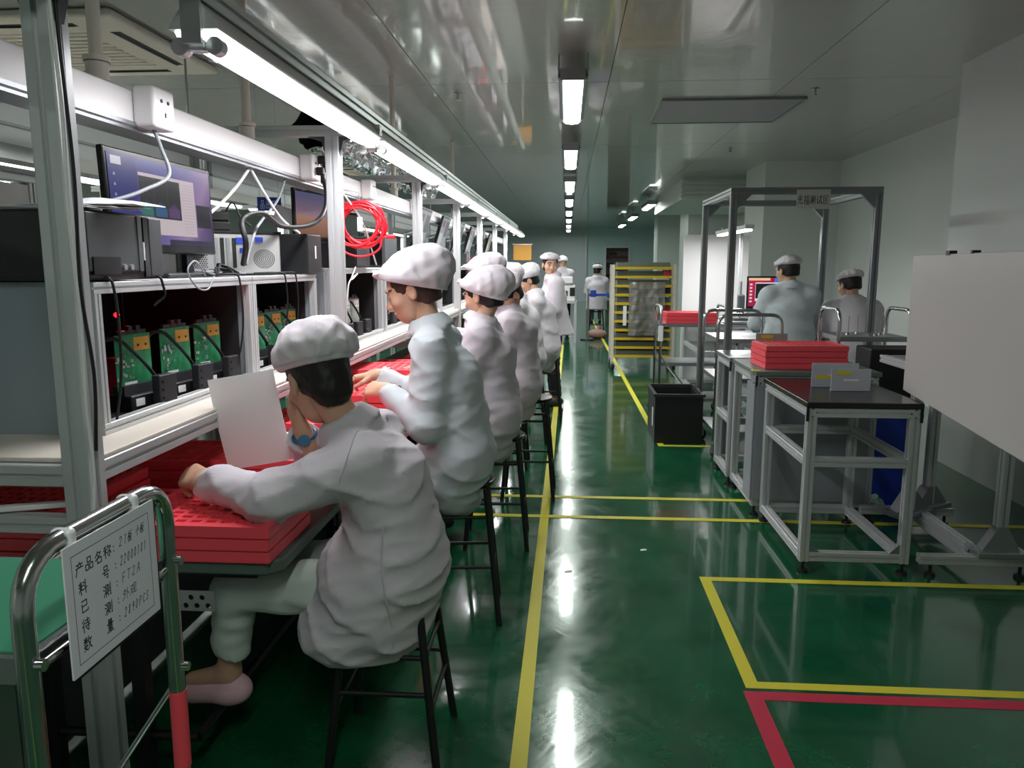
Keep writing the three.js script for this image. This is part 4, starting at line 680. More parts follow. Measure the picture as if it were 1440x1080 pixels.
// ---------- carts ----------
function castor(parent, x, z, turn = 0) {
  const m = mesh('castor', [cyl(0.045, 0.045, 0.026, [0, 0.045, 0.02], [0, 0, F90], 20)].map(g => g.rotateY(turn).translate(x, 0, z)), M.rubber, parent);
  mesh('castor_fork', [box(0.006, 0.075, 0.03, [-0.018, 0.075, 0.012]), box(0.006, 0.075, 0.03, [0.018, 0.075, 0.012]), box(0.042, 0.008, 0.045, [0, 0.112, 0.006]), cyl(0.01, 0.01, 0.03, [0, 0.125, 0])].map(g => g.rotateY(turn).translate(x, 0, z)), M.steelDull, m);
}
function steelCart(label, p, turn, L, W, shelves, H, opts = {}) {          // length along x, handles at both ends
  const c = thing('steel_cart', label, 'cart', p, turn), r = 0.0135;
  for (const x of [-L / 2, L / 2]) {
    const top = opts.single && x > 0 ? shelves[shelves.length - 1] + 0.02 : H;
    mesh('handle_frame', bent([[x, 0.13, -W / 2], [x, top, -W / 2], [x, top, W / 2], [x, 0.13, W / 2]], r, 0.09, 12), M.steel, c);
    for (const z of [-W / 2, W / 2]) castor(c, x, z, x * 3 + z);
  }
  for (const y of shelves) mesh('shelf', [rbox(L - 0.02, 0.006, W - 0.02, 0.002, [0, y, 0]), box(L - 0.02, 0.032, 0.006, [0, y - 0.013, W / 2 - 0.01]), box(L - 0.02, 0.032, 0.006, [0, y - 0.013, -W / 2 + 0.01]), box(0.006, 0.032, W - 0.03, [L / 2 - 0.012, y - 0.013, 0]), box(0.006, 0.032, W - 0.03, [-L / 2 + 0.012, y - 0.013, 0])], opts.shelfMat || M.steelDull, c);
  for (const x of [-L / 2, L / 2]) for (const z of [-W / 2, W / 2]) for (const y of shelves) mesh('bolt', [cyl(0.007, 0.007, 0.006, [x * 1.0 + Math.sign(x) * 0.014, y - 0.012, z], [0, 0, F90], 8)], M.steel, c);
  if (opts.brace) for (const z of [-W / 2, W / 2]) mesh('brace', [rod([-L / 2, 0.62, z], [-L / 2 + 0.34, 0.2, z], 0.008)], M.steel, c);
  return c;
}
steelCart('stainless cart with looped handles above a black crate in the test area', [1.4, 0, -6.3], F90, 0.62, 0.48, [0.2, 0.62, 0.93], 1.12);
{
  const k = thing('black_crate', 'large black plastic crate under the stainless cart', 'crate', [0.95, 0, -6.72]);
  mesh('crate_wall', [span(-0.2, 0.2, 0, 0.02, -0.28, 0.28), span(-0.2, -0.18, 0.02, 0.4, -0.28, 0.28), span(0.18, 0.2, 0.02, 0.4, -0.28, 0.28), span(-0.18, 0.18, 0.02, 0.4, 0.26, 0.28), span(-0.18, 0.18, 0.02, 0.4, -0.28, -0.26)], M.black, k);
  mesh('crate_rim', [span(-0.215, 0.215, 0.4, 0.425, 0.265, 0.295), span(-0.215, 0.215, 0.4, 0.425, -0.295, -0.265), span(-0.215, -0.185, 0.4, 0.425, -0.265, 0.265), span(0.185, 0.215, 0.4, 0.425, -0.265, 0.265)], M.dark, k);
  mesh('crate_card', [box(0.002, 0.16, 0.06, [-0.2015, 0.2, 0.12])], M.paper, k);
}
steelCart('stainless cart carrying a few red trays beyond the black crate', [1.22, 0, -7.75], 0, 0.62, 0.46, [0.2, 0.55, 0.93], 1.1, { brace: true });
stack(3, 'red tray on the stainless cart near the yellow-edged rack', 'trays on the far cart', [1.2, 0.9335, -7.7], 0.02);
steelCart('stainless cart with rail handle behind the red tray stack by the white board', [2.04, 0, -5.45], 0, 0.46, 0.4, [0.3, 1.02], 1.2);
for (const [x, z] of [[1.93, -5.42], [2.02, -5.5], [2.1, -5.38], [2.16, -5.46]]) { const s = thing('pin_stand', 'thin shiny pin standing on the cart by the white board', 'pin', [x, 1.0235, z], 0, 'pins on the cart'); mesh('pin', [rod([0, 0, 0], [0, 0.13, 0], 0.003, 6)], M.steel, s); mesh('pin_foot', [cyl(0.014, 0.018, 0.012, [0, 0.006, 0])], M.steel, s); }
// hanging card on the far cart
single('cart_card', [rbox(0.05, 0.15, 0.003, 0.001, [0, 0, 0])], M.paper, 'narrow white card hanging on the far cart under the red trays', 'card', [0.905, 0.84, -7.5]);
// ---------- slotted-profile booth with its sign ----------
{
  const b = thing('profile_booth', 'tall aluminium profile booth frame over the two seated testers', 'frame', [1.2, 0, -5.82]);
  const W = 1.02, D = 1.15, s = 0.05, H = 2.05;
  for (const x of [0, W]) for (const z of [0, -D]) { mesh('post', prof(s, [x, 0.0, z], [x, H - s, z]), M.aluDark, b); }
  for (const z of [0, -D]) mesh('top_beam', prof(s, [-s / 2, H - s / 2, z], [W + s / 2, H - s / 2, z]), M.aluDark, b);
  for (const x of [0, W]) mesh('top_beam', prof(s, [x, H - s / 2, -s / 2], [x, H - s / 2, -D + s / 2]), M.aluDark, b);
  for (const x of [0.025, W - 0.025]) for (const z of [0, -D]) mesh('gusset', [extr([[0, 0], [x < 0.5 ? 0.1 : -0.1, 0], [0, -0.1]], 0.03).translate(x, H - s, z)], M.aluDark, b);
  const tx = canvasTex(512, 288, (g, w, h) => { g.fillStyle = '#c9cbc8'; g.fillRect(0, 0, w, h); g.strokeStyle = '#1d1f2a'; g.lineWidth = 9; glyphs(g, '光插', 6, 76, 100, 150, 0); glyphs(g, '测试区', 200, 80, 100, 140, 0); });
  const n = thing('area_sign', 'white paper sign with black characters hung on the booth beam', 'sign', [1.755, 1.895, -5.786]);
  mesh('sheet', [box(0.235, 0.135, 0.002, [0, 0.068, 0])], M.paper, n); mesh('print', [place(new THREE.PlaneGeometry(0.233, 0.133), [0, 0.068, 0.0016])], std(0xffffff, 0.8, 0, { map: tx }), n);
}
// tester's desk and screen
{
  const t = profTable('aluminium_table', 'aluminium desk inside the booth in front of the two testers', [1.55, 0, -7.1], 1.1, 0.55, 0.86, M.grey);
  const ub = screenMat((g, w, h) => { const gr = g.createLinearGradient(0, 0, w, h); gr.addColorStop(0, '#c81e4a'); gr.addColorStop(0.45, '#a0184a'); gr.addColorStop(0.8, '#2a3a9a'); gr.addColorStop(1, '#401a5a'); g.fillStyle = gr; g.fillRect(0, 0, w, h); g.fillStyle = '#f6c9a0'; g.fillRect(0, 0, w * 0.5, h * 0.09); g.fillStyle = '#3f7fd8'; g.fillRect(w * 0.6, 0, w * 0.4, h * 0.18); g.fillStyle = '#f2d8e0'; for (let k = 0; k < 6; k++) g.fillRect(w * 0.03, h * (0.2 + k * 0.12), w * 0.06, h * 0.06); g.fillStyle = '#f0e0e6'; g.fillRect(w * 0.16, h * 0.16, w * 0.7, h * 0.66); g.fillStyle = '#120c12'; g.fillRect(w * 0.17, h * 0.2, w * 0.68, h * 0.52); }, 0.8, 256, 200);
  monitor('monitor with magenta desktop and dark window beside the tester', [1.9, 0.862, -7.42], -0.1, 0.42, 0.31, ub, undefined, 0, true, 0.22);
}
// ---------- lit inspection bench against the pillar ----------
{
  const t = profTable('aluminium_table', 'inspection bench under the small lit lamp by the pillar', [1.42, 0, -8.3], 0.72, 1.2, 0.9, M.steelDull);
  const p = thing('back_panel', 'bright white back panel standing behind the inspection bench', 'panel', [1.8, 0, -9.62]); mesh('sheet', [rbox(0.78, 1.75, 0.03, 0.004, [0, 0.98, 0])], M.white, p); mesh('foot', [box(0.7, 0.1, 0.2, [0, 0.05, -0.02])], M.alu, p);
  const l = thing('task_lamp', 'short lit tube lamp above the inspection bench', 'lamp', [1.74, 1.84, -8.4]);
  mesh('housing', [rbox(0.09, 0.04, 1.5, 0.008, [0, 0.02, 0])], M.alu, l); mesh('tube', [rbox(0.07, 0.02, 1.44, 0.008, [0, -0.012, 0])], M.glow, l); mesh('lamp_post', [prof(0.04, [0.22, -0.94, -0.6], [0.22, 0.04, -0.6]), prof(0.03, [0, 0.055, -0.6], [0.24, 0.055, -0.6])], M.alu, l);
  areaLight(0.06, 1.4, TASK_LAMP, [1.74, 1.812, -8.4], [1.74, 0, -8.4]);
  const e = thing('column_scope', 'dark column instrument on the inspection bench', 'instrument', [1.88, 0.9, -8.55]); mesh('column', [rod([0, 0, 0], [0, 0.42, 0], 0.012)], M.steelDull, e); mesh('scope_body', [rbox(0.07, 0.24, 0.09, 0.02, [0, 0.16, 0.03])], M.greyDark, e); mesh('scope_base', [rbox(0.16, 0.02, 0.2, 0.006, [0, 0.01, 0])], M.dark, e);
  const k = thing('clamp_arm', 'small clamp arm lying on the inspection bench', 'tool', [1.56, 0.9, -8.5], 0.5); mesh('arm', [rod([-0.1, 0.05, 0], [0.12, 0.08, 0], 0.008)], M.steelDull, k); mesh('clamp_base', [rbox(0.1, 0.05, 0.08, 0.01, [-0.1, 0.025, 0])], M.dark, k);
}
// ---------- yellow-edged rack ----------
{
  const r = thing('component_rack', 'wheeled rack with many yellow-edged shelves and pale uprights', 'rack', [1.08, 0, -11.3]), W = 0.86, D = 0.5;
  for (const x of [-W / 2, W / 2]) for (const z of [-D / 2, D / 2]) { mesh('upright', [box(0.04, 1.42, 0.04, [x, 0.79, z])], M.cream, r); castor(r, x, z, 0.4); }
  for (let k = 0; k < 11; k++) { const y = 0.2 + k * 0.125; mesh('shelf', [box(W - 0.05, 0.012, D, [0, y, 0])], M.greyDark, r); mesh('board_pack', [box(W - 0.12, 0.07, D - 0.08, [0, y + 0.045, -0.02])], [M.packA, M.packB][k % 2], r); mesh('yellow_edge', [box(W - 0.045, 0.036, 0.012, [0, y, D / 2 + 0.006])], M.amberEdge, r); }
  single('paper_strip', [rbox(0.05, 0.28, 0.004, 0.001, [0, 0, 0])], M.paper, 'narrow white card hanging on the yellow-edged rack', 'card', [0.82, 0.78, -11.03]);
  const s = thing('shrink_wrap', 'translucent grey plastic cover draped over the rack front', 'cover', [1.12, 0.5, -11.0]); mesh('film', [sheet(0.5, 0.75, (u, v) => 0.03 * Math.sin(u * 9) * (0.3 + v) + 0.02 * noise2(u * 4, v * 5), 0.003, 24).rotateX(F90).translate(0, 0.38, 0.02)], new THREE.MeshPhysicalMaterial({ color: 0xd8d6d4, roughness: 0.25, transmission: 0.8, thickness: 0 }), s);
  for (let k = 0; k < 4; k++) single('reel_box', [rbox(0.1, 0.09, 0.2, 0.01, [0, 0.045, 0])], k % 2 ? M.redTape : M.black, ['black reel box at the side end of the yellow-edged rack', 'dark red reel box at the side end of the yellow-edged rack'][k % 2], 'box', [1.41, 0.207 + (3 + k * 2) * 0.125, -11.2], 0, 'reel boxes on the rack');
}
// ---------- front-left steel cart with the handwritten card ----------
{
  const X = -0.75, c = thing('steel_cart', 'polished steel cart in front with a handwritten card hung on its looped handle', 'cart', [X, 0, -1.147]);
  const r = 0.0155, W = 0.4;
  mesh('handle_frame', bent([[0, 0.14, 0.193], [0, 1.095, 0.193], [0, 1.095, -0.193], [0, 0.14, -0.193]], r, 0.085, 18), M.steel, c);
  mesh('handle_frame', bent([[-0.7, 0.14, 0.2], [-0.7, 1.0, 0.2], [-0.7, 1.0, -0.2], [-0.7, 0.14, -0.2]], r, 0.085, 12), M.steel, c);
  mesh('shelf_mat', [box(0.66, 0.003, 0.34, [-0.35, 0.9498, 0])], M.esd, c);
  for (const y of [0.25, 0.945]) mesh('shelf', [box(0.68, 0.006, 0.36, [-0.35, y, 0]), box(0.68, 0.04, 0.006, [-0.35, y - 0.018, 0.18]), box(0.68, 0.04, 0.006, [-0.35, y - 0.018, -0.18]), box(0.006, 0.04, 0.36, [-0.02, y - 0.018, 0])], M.steelDull, c);
  mesh('brace_bar', [rod([0, 0.93, 0.193], [0, 0.93, -0.193], 0.007), rod([0, 0.7, -0.193], [-0.3, 0.26, -0.2], 0.006)], M.steel, c);
  for (const [y, z] of [[0.955, 0.193], [0.74, -0.193], [0.955, -0.193]]) mesh('bolt', [cyl(0.009, 0.009, 0.012, [0.02, y - 0.01, z], [0, 0, F90], 10)], M.steel, c);
  mesh('red_stripe', [cyl(0.0162, 0.0162, 0.16, [0, 0.6, -0.193], [0, 0, 0], 18)], M.red, c);
  for (const x of [0, -0.7]) for (const z of [-0.193, 0.193]) castor(c, x, z, 0.3);
  // card
  const tx = canvasTex(1024, 900, (g, w, h) => {
    g.fillStyle = '#e3e2ea'; g.fillRect(0, 0, w, h);
    g.strokeStyle = '#33343c'; g.lineWidth = 5; g.strokeRect(70, 80, w - 150, h - 150);
    g.strokeStyle = '#202536'; g.lineWidth = 9;
    glyphs(g, '产品名称', 100, 140, 98, 92); glyphs(g, ':', 480, 150, 60, 80);
    const rows = [['料', '号', '22000101'], ['已', '测', 'FT2A'], ['待', '测', '外观'], ['数', '量', '2890PCS']];
    rows.forEach(([a, b, t], i) => { const y = 275 + i * 132; g.lineWidth = 9; glyphs(g, a, 118, y, 96, 96); glyphs(g, b, 362, y, 96, 96); glyphs(g, ':', 492, y + 8, 50, 76); g.lineWidth = 6; glyphs(g, t, 560, y - 4, i === 0 ? 42 : i === 3 ? 46 : i === 2 ? 90 : 62, 84, 1.5); });
    g.lineWidth = 6; glyphs(g, '21板', 560, 130, 56, 84, 1.5); glyphs(g, '小板', 770, 128, 56, 78, 1.5);
    g.fillStyle = 'rgba(120,120,140,0.12)'; g.fillRect(90, 420, 300, 3);
  });
  const s = thing('handwritten_card', 'white handwritten parts card clipped to the front cart handle', 'card', [X + 0.02, 1.095, -1.14], F90);
  mesh('sheet', [rbox(0.247, 0.205, 0.003, 0.001, [0, -0.108, 0])], M.paper, s);
  mesh('print', [place(new THREE.PlaneGeometry(0.247, 0.205), [0, -0.108, 0.0018])], std(0xffffff, 0.8, 0, { map: tx }), s);
  mesh('backing_board', [rbox(0.245, 0.205, 0.006, 0.002, [0.014, -0.118, -0.006])], M.black, s);
  for (const x of [-0.09, 0.08]) mesh('tape_loop', [rbox(0.02, 0.036, 0.035, 0.008, [x, -0.002, -0.0185])], std(0xf3f3f5, 0.3), s);
}
// ---------- far end of the hall ----------
{
  const m = thing('white_machine', 'white boxy assembly machine in front of the standing far worker', 'machine', [-0.12, 0, -15.2]);
  mesh('machine_table', [box(0.62, 0.04, 0.6, [0, 0.78, 0]), ...[[-0.28, -0.27], [0.28, -0.27], [-0.28, 0.27], [0.28, 0.27]].map(([x, z]) => box(0.05, 0.76, 0.05, [x, 0.38, z]))], M.alu, m);
  mesh('machine_body', [rbox(0.56, 0.3, 0.5, 0.02, [0, 0.95, 0])], M.white, m); mesh('machine_head', [rbox(0.5, 0.12, 0.4, 0.015, [-0.02, 1.2, 0])], M.white, m);
  mesh('openings', [box(0.14, 0.1, 0.01, [0.06, 0.95, 0.252]), box(0.08, 0.05, 0.01, [-0.15, 1.0, 0.252]), box(0.44, 0.012, 0.01, [0, 1.12, 0.252]), box(0.1, 0.16, 0.01, [0.22, 0.98, 0.256])], M.black, m);
  const b = thing('barrier_post', 'thin post with a blue belt beside the white machine', 'post', [0.42, 0, -15.5]); mesh('pole', [rod([0, 0.02, 0], [0, 0.98, 0], 0.022), cyl(0.03, 0.03, 0.05, [0, 1.0, 0])], M.steelDull, b); mesh('base', [cyl(0.14, 0.15, 0.025, [0, 0.0125, 0])], M.dark, b); mesh('blue_belt', [box(0.5, 0.05, 0.006, [0.26, 0.9, 0])], M.blueSign, b); mesh('blue_head', [rbox(0.12, 0.14, 0.08, 0.02, [0.1, 0.93, 0])], M.blueSign, b);
  const t = thing('far_desk', 'plain desk in front of the far seated worker', 'table', [1.1, 0, -16.6]); mesh('desk_top', [box(0.8, 0.04, 0.6, [0, 0.76, 0])], M.grey, t); for (const x of [-0.36, 0.36]) for (const z of [-0.26, 0.26]) mesh('leg', [box(0.04, 0.74, 0.04, [x, 0.37, z])], M.alu, t);
  const y = thing('amber_screen', 'amber panel at the far end of the lamp row', 'panel', [-0.95, 1.5, -16.4]); mesh('panel', [rbox(0.38, 0.32, 0.03, 0.005, [0, 0.25, 0])], M.amber, y); mesh('panel_frame', [box(0.42, 0.02, 0.04, [0, 0.42, 0]), box(0.03, 1.5, 0.03, [0, -0.75, -0.03])], M.alu, y);
  const p = thing('wall_pipe', 'grey conduit with labels on the end wall by the doorway', 'sign', [1.18, 1.5, -31.99]); mesh('label_plate', [box(0.34, 0.12, 0.01, [0, 0.02, 0])], M.white, p); mesh('marks', [box(0.04, 0.06, 0.004, [-0.02, 0.03, 0.007]), box(0.04, 0.06, 0.004, [0.05, 0.03, 0.007]), box(0.04, 0.06, 0.004, [0.11, 0.03, 0.007])], M.dark, p);
  single('red_box', [rbox(0.3, 0.14, 0.3, 0.01, [0, 0.07, 0])], M.red, 'red plastic box on the line below the tilted screens', 'box', [-1.4, 1.472, -12.2]);
  const g = thing('floor_debris', 'pinkish bags heaped at the foot of the barrier post', 'bag', [0.62, 0, -15.9]); mesh('bag', [new THREE.SphereGeometry(0.16, 14, 10).scale(1.3, 0.6, 1).translate(0, 0.09, 0)], std(0xb88f86, 0.8), g); mesh('bag_neck', [cyl(0.03, 0.06, 0.1, [0.04, 0.2, 0])], std(0xb88f86, 0.8), g);
}
// ---------- people: distance fields meshed with surface nets ----------
const sub = (a, b) => [a[0] - b[0], a[1] - b[1], a[2] - b[2]], dot = (a, b) => a[0] * b[0] + a[1] * b[1] + a[2] * b[2];
const nrm = a => { const l = Math.hypot(...a) || 1; return [a[0] / l, a[1] / l, a[2] / l]; }, crs = (a, b) => [a[1] * b[2] - a[2] * b[1], a[2] * b[0] - a[0] * b[2], a[0] * b[1] - a[1] * b[0]];
const lerp3 = (a, b, t) => [a[0] + (b[0] - a[0]) * t, a[1] + (b[1] - a[1]) * t, a[2] + (b[2] - a[2]) * t];
const smin = (a, b, k) => { const h = Math.max(k - Math.abs(a - b), 0) / k; return Math.min(a, b) - h * h * k * 0.25; };
const smax = (a, b, k) => -smin(-a, -b, k);
const ell = (x, y, z, c, r) => { const a = (x - c[0]) / r[0], b = (y - c[1]) / r[1], d = (z - c[2]) / r[2], k0 = Math.sqrt(a * a + b * b + d * d), k1 = Math.sqrt((a / r[0]) ** 2 + (b / r[1]) ** 2 + (d / r[2]) ** 2) || 1e-6; return k0 * (k0 - 1) / k1; };
// tapered bone; optional side axis w widened by k; optional flat end at b
function bone(a, b, r1, r2, o = {}) {
  const ba = sub(b, a), L2 = dot(ba, ba) || 1e-9, w = o.w ? nrm(o.w) : null, f = o.k ? 1 - 1 / o.k : 0, n = nrm(ba), end = o.flat;
  return (x, y, z) => {
    const px = x - a[0], py = y - a[1], pz = z - a[2], t = (px * ba[0] + py * ba[1] + pz * ba[2]) / L2, h = t < 0 ? 0 : t > 1 ? 1 : t;
    let qx = px - ba[0] * h, qy = py - ba[1] * h, qz = pz - ba[2] * h;
    if (w) { const c = (qx * w[0] + qy * w[1] + qz * w[2]) * f; qx -= w[0] * c; qy -= w[1] * c; qz -= w[2] * c; }
    let d = Math.sqrt(qx * qx + qy * qy + qz * qz) - (r1 + (r2 - r1) * h);
    if (end) d = Math.max(d, (px - ba[0]) * n[0] + (py - ba[1]) * n[1] + (pz - ba[2]) * n[2]);
    return d;
  };
}
const blend = (list, k) => (x, y, z) => { let d = list[0](x, y, z); for (let i = 1; i < list.length; i++) d = smin(d, list[i](x, y, z), k); return d; };
function nets(f, lo, hi, cell) {
  const n = [0, 1, 2].map(i => Math.max(3, Math.ceil((hi[i] - lo[i]) / cell) + 1)), [nx, ny, nz] = n, F = new Float32Array(nx * ny * nz);
  for (let k = 0, q = 0; k < nz; k++) for (let j = 0; j < ny; j++) for (let i = 0; i < nx; i++, q++) F[q] = f(lo[0] + i * cell, lo[1] + j * cell, lo[2] + k * cell);
  const id = new Int32Array(nx * ny * nz).fill(-1), pos = [], idx = [], sx = 1, sy = nx, sz = nx * ny;
  const C = [0, sx, sy, sx + sy, sz, sz + sx, sz + sy, sz + sx + sy], E = [[0, 1], [2, 3], [4, 5], [6, 7], [0, 2], [1, 3], [4, 6], [5, 7], [0, 4], [1, 5], [2, 6], [3, 7]];
  for (let k = 0; k < nz - 1; k++) for (let j = 0; j < ny - 1; j++) for (let i = 0; i < nx - 1; i++) {
    const q = i + j * sy + k * sz; let m = 0; for (let c = 0; c < 8; c++) if (F[q + C[c]] < 0) m |= 1 << c;
    if (m === 0 || m === 255) continue;
    let X = 0, Y = 0, Z = 0, e = 0;
    for (const [a, b] of E) { const fa = F[q + C[a]], fb = F[q + C[b]]; if ((fa < 0) === (fb < 0)) continue; const t = fa / (fa - fb); X += (a & 1) + t * ((b & 1) - (a & 1)); Y += ((a >> 1) & 1) + t * (((b >> 1) & 1) - ((a >> 1) & 1)); Z += (a >> 2) + t * ((b >> 2) - (a >> 2)); e++; }
    id[q] = pos.length / 3; pos.push(lo[0] + (i + X / e) * cell, lo[1] + (j + Y / e) * cell, lo[2] + (k + Z / e) * cell);
  }
  const quad = (a, b, c, d, flip) => { if (a < 0 || b < 0 || c < 0 || d < 0) return; flip ? idx.push(a, c, b, b, c, d) : idx.push(a, b, c, b, d, c); };
  for (let k = 1; k < nz - 1; k++) for (let j = 1; j < ny - 1; j++) for (let i = 1; i < nx - 1; i++) {
    const q = i + j * sy + k * sz, s = F[q] < 0;
    if (s !== F[q + sx] < 0) quad(id[q - sy - sz], id[q - sz], id[q - sy], id[q], !s);
    if (s !== F[q + sy] < 0) quad(id[q - sx - sz], id[q - sx], id[q - sz], id[q], !s);
    if (s !== F[q + sz] < 0) quad(id[q - sx - sy], id[q - sy], id[q - sx], id[q], !s);
  }
  const g = new THREE.BufferGeometry(); g.setAttribute('position', new THREE.Float32BufferAttribute(pos, 3)); g.setIndex(idx); g.computeVertexNormals(); return g;
}
function boxOf(pts, pad) { const lo = [1e9, 1e9, 1e9], hi = [-1e9, -1e9, -1e9]; for (const p of pts) for (let i = 0; i < 3; i++) { lo[i] = Math.min(lo[i], p[i] - pad); hi[i] = Math.max(hi[i], p[i] + pad); } return [lo, hi]; }
function uvMetres(g) { const p = g.attributes.position, n = g.attributes.normal, uv = new Float32Array(p.count * 2); for (let i = 0; i < p.count; i++) { const ax = Math.abs(n.getX(i)), az = Math.abs(n.getZ(i)); uv[i * 2] = ax > az ? p.getZ(i) : p.getX(i); uv[i * 2 + 1] = p.getY(i); } g.setAttribute('uv', new THREE.BufferAttribute(uv, 2)); return g; }
function paint(g, f) { const p = g.attributes.position, c = new Float32Array(p.count * 3); for (let i = 0; i < p.count; i++) { const k = f(p.getX(i), p.getY(i), p.getZ(i)); c[i * 3] = k[0]; c[i * 3 + 1] = k[1]; c[i * 3 + 2] = k[2]; } g.setAttribute('color', new THREE.BufferAttribute(c, 3)); return g; }
const SKIN = [0.62, 0.37, 0.25], LIP = [0.5, 0.18, 0.15], BROW = [0.05, 0.03, 0.025], EYE = [0.4, 0.37, 0.35];
const earAt = s => [s * 0.077, -0.004, -0.008];
function headField(x, y, z) {
  const ax = Math.abs(x);
  let d = ell(x, y, z, [0, 0.035, -0.012], [0.074, 0.083, 0.094]);
  d = smin(d, ell(x, y, z, [0, -0.02, 0.032], [0.062, 0.088, 0.06]), 0.03);
  d = smin(d, ell(x, y, z, [0, -0.075, 0.045], [0.04, 0.036, 0.042]), 0.03);
  d = smin(d, ell(ax, y, z, [0.042, -0.022, 0.062], [0.022, 0.02, 0.022]), 0.02);
  d = smin(d, ell(ax, y, z, [0.028, 0.034, 0.082], [0.026, 0.01, 0.012]), 0.014);
  d = smax(d, -(Math.hypot(ax - 0.031, y - 0.012, z - 0.101) - 0.016), 0.012);
  d = smin(d, Math.hypot(ax - 0.031, y - 0.011, z - 0.077) - 0.0135, 0.004);
  d = smin(d, noseBone(x, y, z), 0.012); d = smin(d, ell(ax, y, z, [0.011, -0.028, 0.098], [0.008, 0.007, 0.01]), 0.008);
  d = smin(d, ell(x, y, z, [0, -0.056, 0.09], [0.023, 0.006, 0.01]), 0.006); d = smin(d, ell(x, y, z, [0, -0.067, 0.088], [0.02, 0.007, 0.01]), 0.006);
  const e = smax(ell(ax, y, z, [0.079, -0.004, -0.008], [0.011, 0.031, 0.019]), -ell(ax, y, z, [0.088, -0.002, -0.003], [0.008, 0.02, 0.011]), 0.006);
  return smin(d, e, 0.008);
}
const noseBone = bone([0, 0.014, 0.088], [0, -0.026, 0.108], 0.007, 0.0115);
const headPaint = (x, y, z) => {
  const ax = Math.abs(x);
  if (z > 0.06 && Math.hypot(ax / 0.022, (y + 0.061) / 0.011) < 1 && z > 0.082) return LIP;
  if (z > 0.05 && ax > 0.014 && ax < 0.052 && Math.abs(y - 0.036 + (ax - 0.03) ** 2 * 6) < 0.0045) return BROW;
  if (z > 0.06 && Math.abs(ax - 0.031) < 0.014 && Math.abs(y - 0.011) < 0.0055) return Math.abs(ax - 0.031) < 0.0065 ? BROW : EYE;
  return SKIN;
};
function handField(curl, spread, s) {
  const L = [], base = [[0.084, 0.0, 0.031], [0.09, 0.003, 0.0105], [0.087, 0.001, -0.01], [0.079, -0.003, -0.029]], len = [0.07, 0.078, 0.072, 0.056];
  base.forEach((b, i) => {
    L.push(bone([0.0, 0, b[2] * 0.55], b, 0.017, 0.0125));
    let a = 0.1 + curl * (0.75 + i * 0.1), p = b, az = spread * (1.5 - i) * 0.1;
    [0.45, 0.31, 0.24].forEach((q, j) => { const l = len[i] * q * 1.05, e = [p[0] + Math.cos(a) * l * Math.cos(az), p[1] - Math.sin(a) * l, p[2] + Math.sin(az) * l]; L.push(bone(p, e, 0.0092 - j * 0.0008, 0.0086 - j * 0.0008)); p = e; a += curl * (0.85 + i * 0.06); });
  });
  const palm = blend(L.filter((_, i) => i % 4 === 0), 0.016);
  const f = [0, 1, 2, 3].map(i => blend(L.slice(i * 4 + 1, i * 4 + 4), 0.004));
  const t1 = bone([0.02, -0.006, 0.024], [0.055, -0.022 - curl * 0.012, 0.052], 0.014, 0.011), t2 = bone([0.055, -0.022 - curl * 0.012, 0.052], [0.09, -0.03 - curl * 0.02, 0.054 - curl * 0.012], 0.0105, 0.0085);
  const wr = bone([-0.06, 0, 0], [0.012, 0, 0], 0.026, 0.024, { w: [0, 0, 1], k: 1.2 });
  return (x, y, z) => { z *= s; let d = smin(palm(x, y, z), wr(x, y, z), 0.02); for (const q of f) d = smin(d, q(x, y, z), 0.005); return smin(d, smin(t1(x, y, z), t2(x, y, z), 0.006), 0.008); };
}
const basis = (X, Y, Z, o) => new THREE.Matrix4().makeBasis(V(...X), V(...Y), V(...Z)).setPosition(...o);
